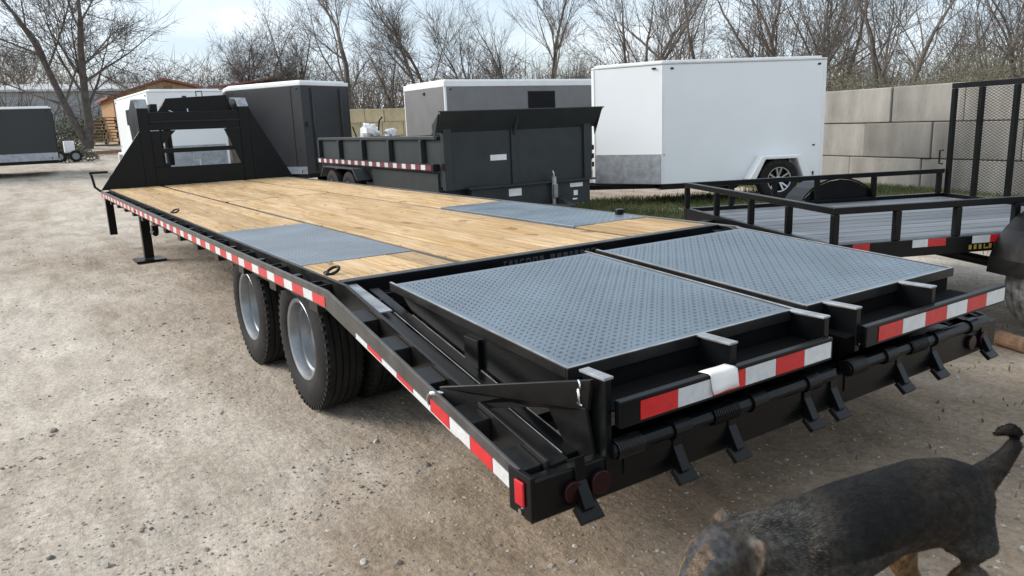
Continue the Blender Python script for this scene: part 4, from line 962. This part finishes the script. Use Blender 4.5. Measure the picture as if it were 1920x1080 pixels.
# brush thicket: thin stems massed together
bm2 = MB(); rn = random.Random(77)
def stem(mb, x, y, h, rn, r=.02, lean=.35, n=3):
    z = gz(x, y); p = Vector((x, y, z)); d = Vector((rn.gauss(0,lean), rn.gauss(0,lean), 1)).normalized(); pts = [p]; 
    for k in range(n): d = (d+Vector((rn.gauss(0,.16), rn.gauss(0,.16), .05))).normalized(); p = p+d*h/n; pts.append(p)
    mb.tube(pts, [r*(1-.7*k/n) for k in range(n+1)], 3, False)
    for k in range(5):
        i = rn.randint(1, n); q = pts[i]; dd = (Vector((rn.gauss(0,1), rn.gauss(0,1), rn.uniform(.1,1.2)))).normalized(); mb.tube([q, q+dd*h*.22, q+dd*h*.34+Vector((0,0,h*.06))], [r*.5, r*.35, r*.15], 3, False)
for i in range(4400):
    px = rn.uniform(-120, 2060); r_ = rn.uniform(58, 82); x, y = pol(px, r_); hh = rn.uniform(2.0, 5.2)*(1.0 + .35*noise.noise(Vector((px*.006, 0, 0)))); stem(bm2, x, y, hh, rn, .035, .30)
tag(bm2.build('brush_thicket', M['brush'], fast=True), 'dense brown winter thicket below the bare trees', 'brush', kind='stuff')
# green budding shrubs behind the block wall, and dark weeds under the pale building
def leafmass(name, label, spots, m, n, size, seed, cat='shrub', kind='stuff'):
    mb = MB(); rn = random.Random(seed)
    for k in range(n):
        cx, cy, cz, sx, sz = rn.choice(spots); a = rn.uniform(0,6.28); q = rn.random()**.5*sx; x = cx+q*math.cos(a); y = cy+q*math.sin(a)
        z = gz(x, y)+cz+sz*(1-(q/sx)**2)**.5*rn.random()**.7; s = size*rn.uniform(.5,1.3)
        u = Vector((rn.gauss(0,1), rn.gauss(0,1), rn.gauss(0,1))).normalized(); v = u.orthogonal().normalized(); p = Vector((x,y,z)); mb.add([p-u*s, p+v*s*.5, p+u*s, p-v*s*.5], [(0,1,2,3)])
    return tag(mb.build(name, M[m], fast=True), label, cat, kind=kind)
sp = []
for k in range(26):
    px = rn.uniform(1545, 1960); r_ = rn.uniform(20, 30); x, y = pol(px, r_); sp.append((x, y, 0, rn.uniform(1.2,2.2), rn.uniform(1.9,3.1)))
leafmass('budding_shrubs', 'greenish budding shrubs rising behind the grey block wall', sp, 'budding', 60000, .032, 6)
sp = []
for k in range(14):
    px = rn.uniform(95, 215); r_ = rn.uniform(44, 52); x, y = pol(px, r_); sp.append((x, y, 0, rn.uniform(.6,1.2), rn.uniform(.8,1.5)))
for k in range(6):
    px = rn.uniform(98, 140); r_ = rn.uniform(31, 36); x, y = pol(px, r_); sp.append((x, y, 0, rn.uniform(.4,.8), rn.uniform(.4,.8)))
leafmass('weed_patch', 'dark weeds in front of the pale grey building', sp, 'evergreen', 9000, .06, 7)

# grass
gb = MB(); rn = random.Random(21)
def blade(mb, x, y, h, rn):
    z = gh(x, y); a = rn.uniform(0, 6.28); w = rn.uniform(.003,.006); lx, ly = rn.gauss(0,.4)*h, rn.gauss(0,.4)*h; c, s = math.cos(a)*w, math.sin(a)*w
    o = len(mb.v); mb.v += [(x-c,y-s,z),(x+c,y+s,z),(x+lx*.4+c*.7,y+ly*.4+s*.7,z+h*.6),(x+lx*.4-c*.7,y+ly*.4-s*.7,z+h*.6),(x+lx,y+ly,z+h)]; mb.f += [(o,o+1,o+2,o+3),(o+3,o+2,o+4)]
n = 0
while n < 90000:
    x = rn.uniform(4.0, 13.5); y = rn.uniform(-.5, 9)
    k = noise.noise(Vector((x*.9, y*.9, 5.0)))
    wd = abs((x-13.0)*.985 - (y-6.4)*.170)         # distance from the wall line
    m = 0
    if wd < 2.6: m = 1.0-.25*wd + k
    e = ((x-7.7)/2.2)**2 + ((y-5.2)/2.1)**2
    if e < 1: m = max(m, .85 + .9*k - .6*e)
    if rn.random() < m*1.1 or (rn.random() < .004): blade(gb, x, y, rn.uniform(.03,.11), rn); n += 1
    else: n += .15
for k in range(1100):
    x = rn.gauss(3.7, .8); y = rn.gauss(-1.9, .45)
    if noise.noise(Vector((x*2.2, y*2.2, 8))) > .05: blade(gb, x, y, rn.uniform(.012,.035), rn)
tag(gb.build('grass', M['grass'], fast=True), 'short green grass under the white trailer and along the block wall', 'grass', kind='stuff')

# ------------------------------------------------------------------ DOG
def dog_material():
    m = bpy.data.materials.new('dog_coat'); m.use_nodes = True; nt = m.node_tree; N = nt.nodes; L = nt.links; b = N['Principled BSDF']; b.inputs['Roughness'].default_value = .6; b.inputs['Specular IOR Level'].default_value = .18
    a = N.new('ShaderNodeVertexColor'); a.layer_name = 'coat'
    t = N.new('ShaderNodeTexCoord'); n = N.new('ShaderNodeTexNoise'); n.inputs['Scale'].default_value = 55; n.inputs['Detail'].default_value = 4; L.new(t.outputs['Object'], n.inputs['Vector'])
    r = N.new('ShaderNodeValToRGB'); r.color_ramp.elements[0].position = .35; r.color_ramp.elements[0].color = (.55,.55,.55,1); r.color_ramp.elements[1].position = .65; r.color_ramp.elements[1].color = (1.35,1.35,1.35,1); L.new(n.outputs['Fac'], r.inputs['Fac'])
    x = N.new('ShaderNodeMix'); x.data_type = 'RGBA'; x.blend_type = 'MULTIPLY'; x.inputs['Factor'].default_value = 1; L.new(a.outputs['Color'], x.inputs['A']); L.new(r.outputs['Color'], x.inputs['B']); L.new(x.outputs['Result'], b.inputs['Base Color'])
    return m
M['coat'] = dog_material()
M['dog_dark'] = mat('dog_nose_eye', (.006,.005,.005), .15, var=.2)
M['dog_eye'] = mat('dog_amber_eye', (.10,.04,.012), .08, var=.2)
DOG = thing('dog', 'dark grey mottled dog with raised tail walking behind the trailer', 'dog', (.565, -2.20, 0), math.atan2(.29, -.956)); DOG.scale = (.93, 1, 1)
def loft(mb, rings, n=20):
    # rings: (centre, half width (v), half height, direction)
    o = len(mb.v)
    for (c, wv, hh, d) in rings:
        d = Vector(d).normalized(); side = Vector((0,0,1)).cross(d)
        if side.length < .05: side = Vector((0,1,0))
        side.normalize(); u = d.cross(side).normalized()
        for k in range(n):
            a = 2*math.pi*k/n; mb.v.append(tuple(Vector(c)+side*wv*math.cos(a)+u*hh*math.sin(a)))
    for i in range(len(rings)-1):
        for k in range(n): a = o+i*n+k; b_ = o+i*n+(k+1) % n; mb.f.append((a, b_, b_+n, a+n))
    mb.f.append(tuple(o+n-1-k for k in range(n))); e = o+(len(rings)-1)*n; mb.f.append(tuple(e+k for k in range(n)))
db = MB()
# trunk from rump to neck to skull to muzzle (u forward, v left, z up)
loft(db, [((-.395,0,.415),.035,.045,(1,0,0)), ((-.37,0,.420),.070,.085,(1,0,0)), ((-.30,0,.425),.095,.108,(1,0,0)), ((-.20,0,.435),.103,.110,(1,0,0)), ((-.08,0,.432),.098,.104,(1,0,0)),
          ((.04,0,.405),.108,.120,(1,0,0)), ((.14,0,.375),.115,.133,(1,0,0)), ((.22,0,.365),.108,.128,(1,0,0)), ((.29,0,.385),.090,.108,(1,0,0)), ((.34,0,.402),.078,.090,(1,0,.0)), ((.385,0,.408),.072,.080,(1,0,-.1)),
          ((.425,.0,.405),.074,.078,(1,0,-.3)), ((.465,.01,.388),.070,.072,(1,0,-.6)), ((.495,.015,.362),.055,.056,(1,0,-.8)), ((.525,.02,.330),.037,.038,(1,0,-.8)), ((.56,.022,.300),.032,.031,(1,0,-.8)), ((.585,.024,.280),.022,.022,(1,0,-.8))])
for s in (1, -1):
    # front legs
    loft(db, [((.20,s*.07,.38),.045,.065,(0,0,-1)), ((.205,s*.082,.28),.038,.050,(0,0,-1)), ((.20+.02*s,s*.082,.20),.026,.032,(0,0,-1)), ((.195+.05*s,s*.078,.10),.021,.024,(0,0,-1)), ((.195+.06*s,s*.078,.04),.022,.025,(0,0,-1)), ((.215+.06*s,s*.078,.02),.030,.036,(.2,0,-1)), ((.215+.06*s,s*.078,.004),.028,.036,(0,0,-1))], 12)
    # hind legs: thigh, stifle, hock, shank, paw
    k = -.05*s
    loft(db, [((-.27,s*.055,.43),.055,.085,(0,0,-1)), ((-.265+k*.3,s*.078,.34),.050,.085,(.1,0,-1)), ((-.245+k*.6,s*.082,.26),.040,.058,(-.2,0,-1)), ((-.30+k,s*.080,.185),.026,.034,(-.5,0,-1)), ((-.345+k*1.2,s*.078,.135),.021,.026,(-.2,0,-1)), ((-.335+k*1.3,s*.078,.06),.020,.022,(.1,0,-1)), ((-.32+k*1.3,s*.078,.03),.024,.028,(.4,0,-1)), ((-.30+k*1.3,s*.078,.010),.028,.038,(.3,0,-1)), ((-.30+k*1.3,s*.078,.003),.026,.036,(0,0,-1))], 12)
    # ears, folded
    loft(db, [((.368,s*.052,.452),.016,.028,(-.2,s*1,.2)), ((.362,s*.078,.456),.012,.032,(-.2,s*1,-.4)), ((.372,s*.093,.430),.010,.028,(.2,s*.4,-1)), ((.388,s*.094,.398),.009,.014,(.3,s*.2,-1))], 10)
    loft(db, [((.245,s*.060,.395),.030,.030,(-.5,0,1)), ((.205,s*.075,.425),.035,.045,(-.5,0,1)), ((.165,s*.062,.470),.022,.030,(-.4,0,1))], 10)
    # brow
    loft(db, [((.475,s*.030,.428),.006,.006,(1,0,-.5)), ((.490,s*.034,.418),.014,.012,(1,0,-.5)), ((.508,s*.034,.400),.006,.006,(1,0,-.6))], 8)
# tail up and back, tip curling forward
loft(db, [((-.33,0,.438),.052,.060,(-1,0,.30)), ((-.395,0,.462),.040,.043,(-1,0,.45)), ((-.445,0,.490),.030,.031,(-1,0,.6)), ((-.485,0,.520),.022,.023,(-.9,0,.8)), ((-.508,0,.548),.020,.021,(-.5,0,1)), ((-.508,0,.574),.019,.019,(.3,0,1)), ((-.485,.002,.590),.017,.017,(1,0,.4)), ((-.450,.004,.592),.014,.013,(1,0,-.1)), ((-.420,.006,.586),.006,.006,(1,0,-.2))], 12)
body = db.build('body', M['coat'], DOG)
rm_ = body.modifiers.new('join', 'REMESH'); rm_.mode = 'VOXEL'; rm_.voxel_size = .0075
sm_ = body.modifiers.new('smooth', 'SMOOTH'); sm_.factor = .5; sm_.iterations = 7
dg = bpy.context.evaluated_depsgraph_get(); ev = body.evaluated_get(dg); nme = bpy.data.meshes.new_from_object(ev); body.modifiers.clear(); body.data = nme
nme.polygons.foreach_set('use_smooth', [True]*len(nme.polygons))
def coat_col(p):
    u, v, z = p; n1 = noise.noise(Vector((u*16, v*16, z*16))); n2 = noise.noise(Vector((u*5, v*5, z*5+4)))
    c = Vector((.0085,.008,.0075))
    grey = Vector((.080,.073,.064)); 
    f = 0
    if u > .08: f = min(1, (u-.08)/.16)*(.55+.7*n1)                     # mottled shoulders and neck
    if .24 < u < .38: f += .35*max(0, n1+.4)
    if z < .40 and u > -.05: f += .25
    if u < -.14 and z < .43: f += .55*min(1, (.43-z)/.10)
    if -.14 < u < .10 and z < .40: f += .30
    c = c.lerp(grey, max(0, min(1, f)))
    tan = Vector((.21,.125,.060)); g = 0
    if z < .30: g = max(g, min(1, (.30-z)/.10))*(.75 if u > 0 else .85)
    if u < -.16 and abs(v) < .075 and z < .36: g = max(g, .9)
    if u > .515 and abs(v-.02) > .024: g = max(g, .5)
    if u > .475 and z > .398 and .018 < abs(v) < .050: g = max(g, .35)
    if .50 < u and abs(v-.02) <= .020: c = Vector((.06,.06,.06))
    c = c.lerp(tan, max(0, min(1, g)))
    if u > .345 and abs(v) > .070 and z > .38: c = Vector((.02,.018,.017)).lerp(Vector((.16,.11,.08)), .55 if z > .452 else .1)
    if u > .42 and g == 0 and abs(v) < .06: c = Vector((.045,.046,.050))
    if z > .568: c = Vector((.010,.008,.007))
    br = max(0, noise.noise(Vector((u*7+3, v*9, z*7)))+.15)
    if z > .30: c = c.lerp(Vector((.045,.033,.023)), min(.45, br))
    return c*(1+.35*n2)
ca = nme.color_attributes.new('coat', 'FLOAT_COLOR', 'POINT')
cols = []
for v in nme.vertices: c = coat_col(v.co); cols += [c.x, c.y, c.z, 1]
ca.data.foreach_set('color', cols)
# short fur
fm = MB(); fc_ = []; rn = random.Random(31); polys = nme.polygons; vco = nme.vertices
nme.calc_loop_triangles()
for p in polys:
    for rep in range(6 if p.center.z > .12 else 2):
        vi = p.vertices; a = rn.random(); b_ = rn.random(); q = vco[vi[0]].co.lerp(vco[vi[1]].co, a).lerp(vco[vi[-1]].co.lerp(vco[vi[-2]].co, a), b_)
        nrm = p.normal; flow = Vector((-1, 0, -.35)); 
        if q.z < .28 and q.u if False else q.z < .28: flow = Vector((-.2,0,-1))
        if q.x < -.38 and q.z > .45: flow = Vector((-.7,0,.6)) if q.z < .56 else Vector((1,0,0))
        flow = (flow - nrm*flow.dot(nrm)); 
        if flow.length < .05: continue
        if q.x > .33 and abs(q.y) > .05 and q.z > .40: continue
        if q.x > .37 and q.z > .45: continue
        flow.normalize(); neck = .20 < q.x < .37
        ln = rn.uniform(.007,.013)*(1.15 if neck else 1) * (.6 if q.x > .41 else 1); side = nrm.cross(flow)*rn.uniform(.0006,.0010)
        tip = q + flow*ln + nrm*ln*rn.uniform(.18,.42) + nrm.cross(flow)*rn.gauss(0,.003)
        o_ = len(fm.v); base = q - nrm*.001; fm.v += [tuple(base-side), tuple(base+side), tuple(tip)]; fm.f.append((o_, o_+1, o_+2))
        c = coat_col(q)*rn.uniform(.6,1.7); 
        if neck and rn.random() < .16: c = Vector((.11,.108,.10))
        fc_ += [c.x,c.y,c.z,1]*3
fo = fm.build('fur', M['coat'], DOG, fast=True); tag(fo, kind='stuff')
ca = fo.data.color_attributes.new('coat', 'FLOAT_COLOR', 'POINT'); ca.data.foreach_set('color', fc_)
for s in (1, -1): MB().lathe([(-.010,.001), (-.007,.007), (0,.010), (.007,.007), (.010,.001)], (.503, .012+s*.036, .392), 12).build('eye', M['dog_eye'], DOG, True)
MB().lathe([(-.014,.001), (-.010,.012), (0,.016), (.010,.012), (.014,.001)], (.592, .024, .284), 14).build('nose', M['dog_dark'], DOG, True)
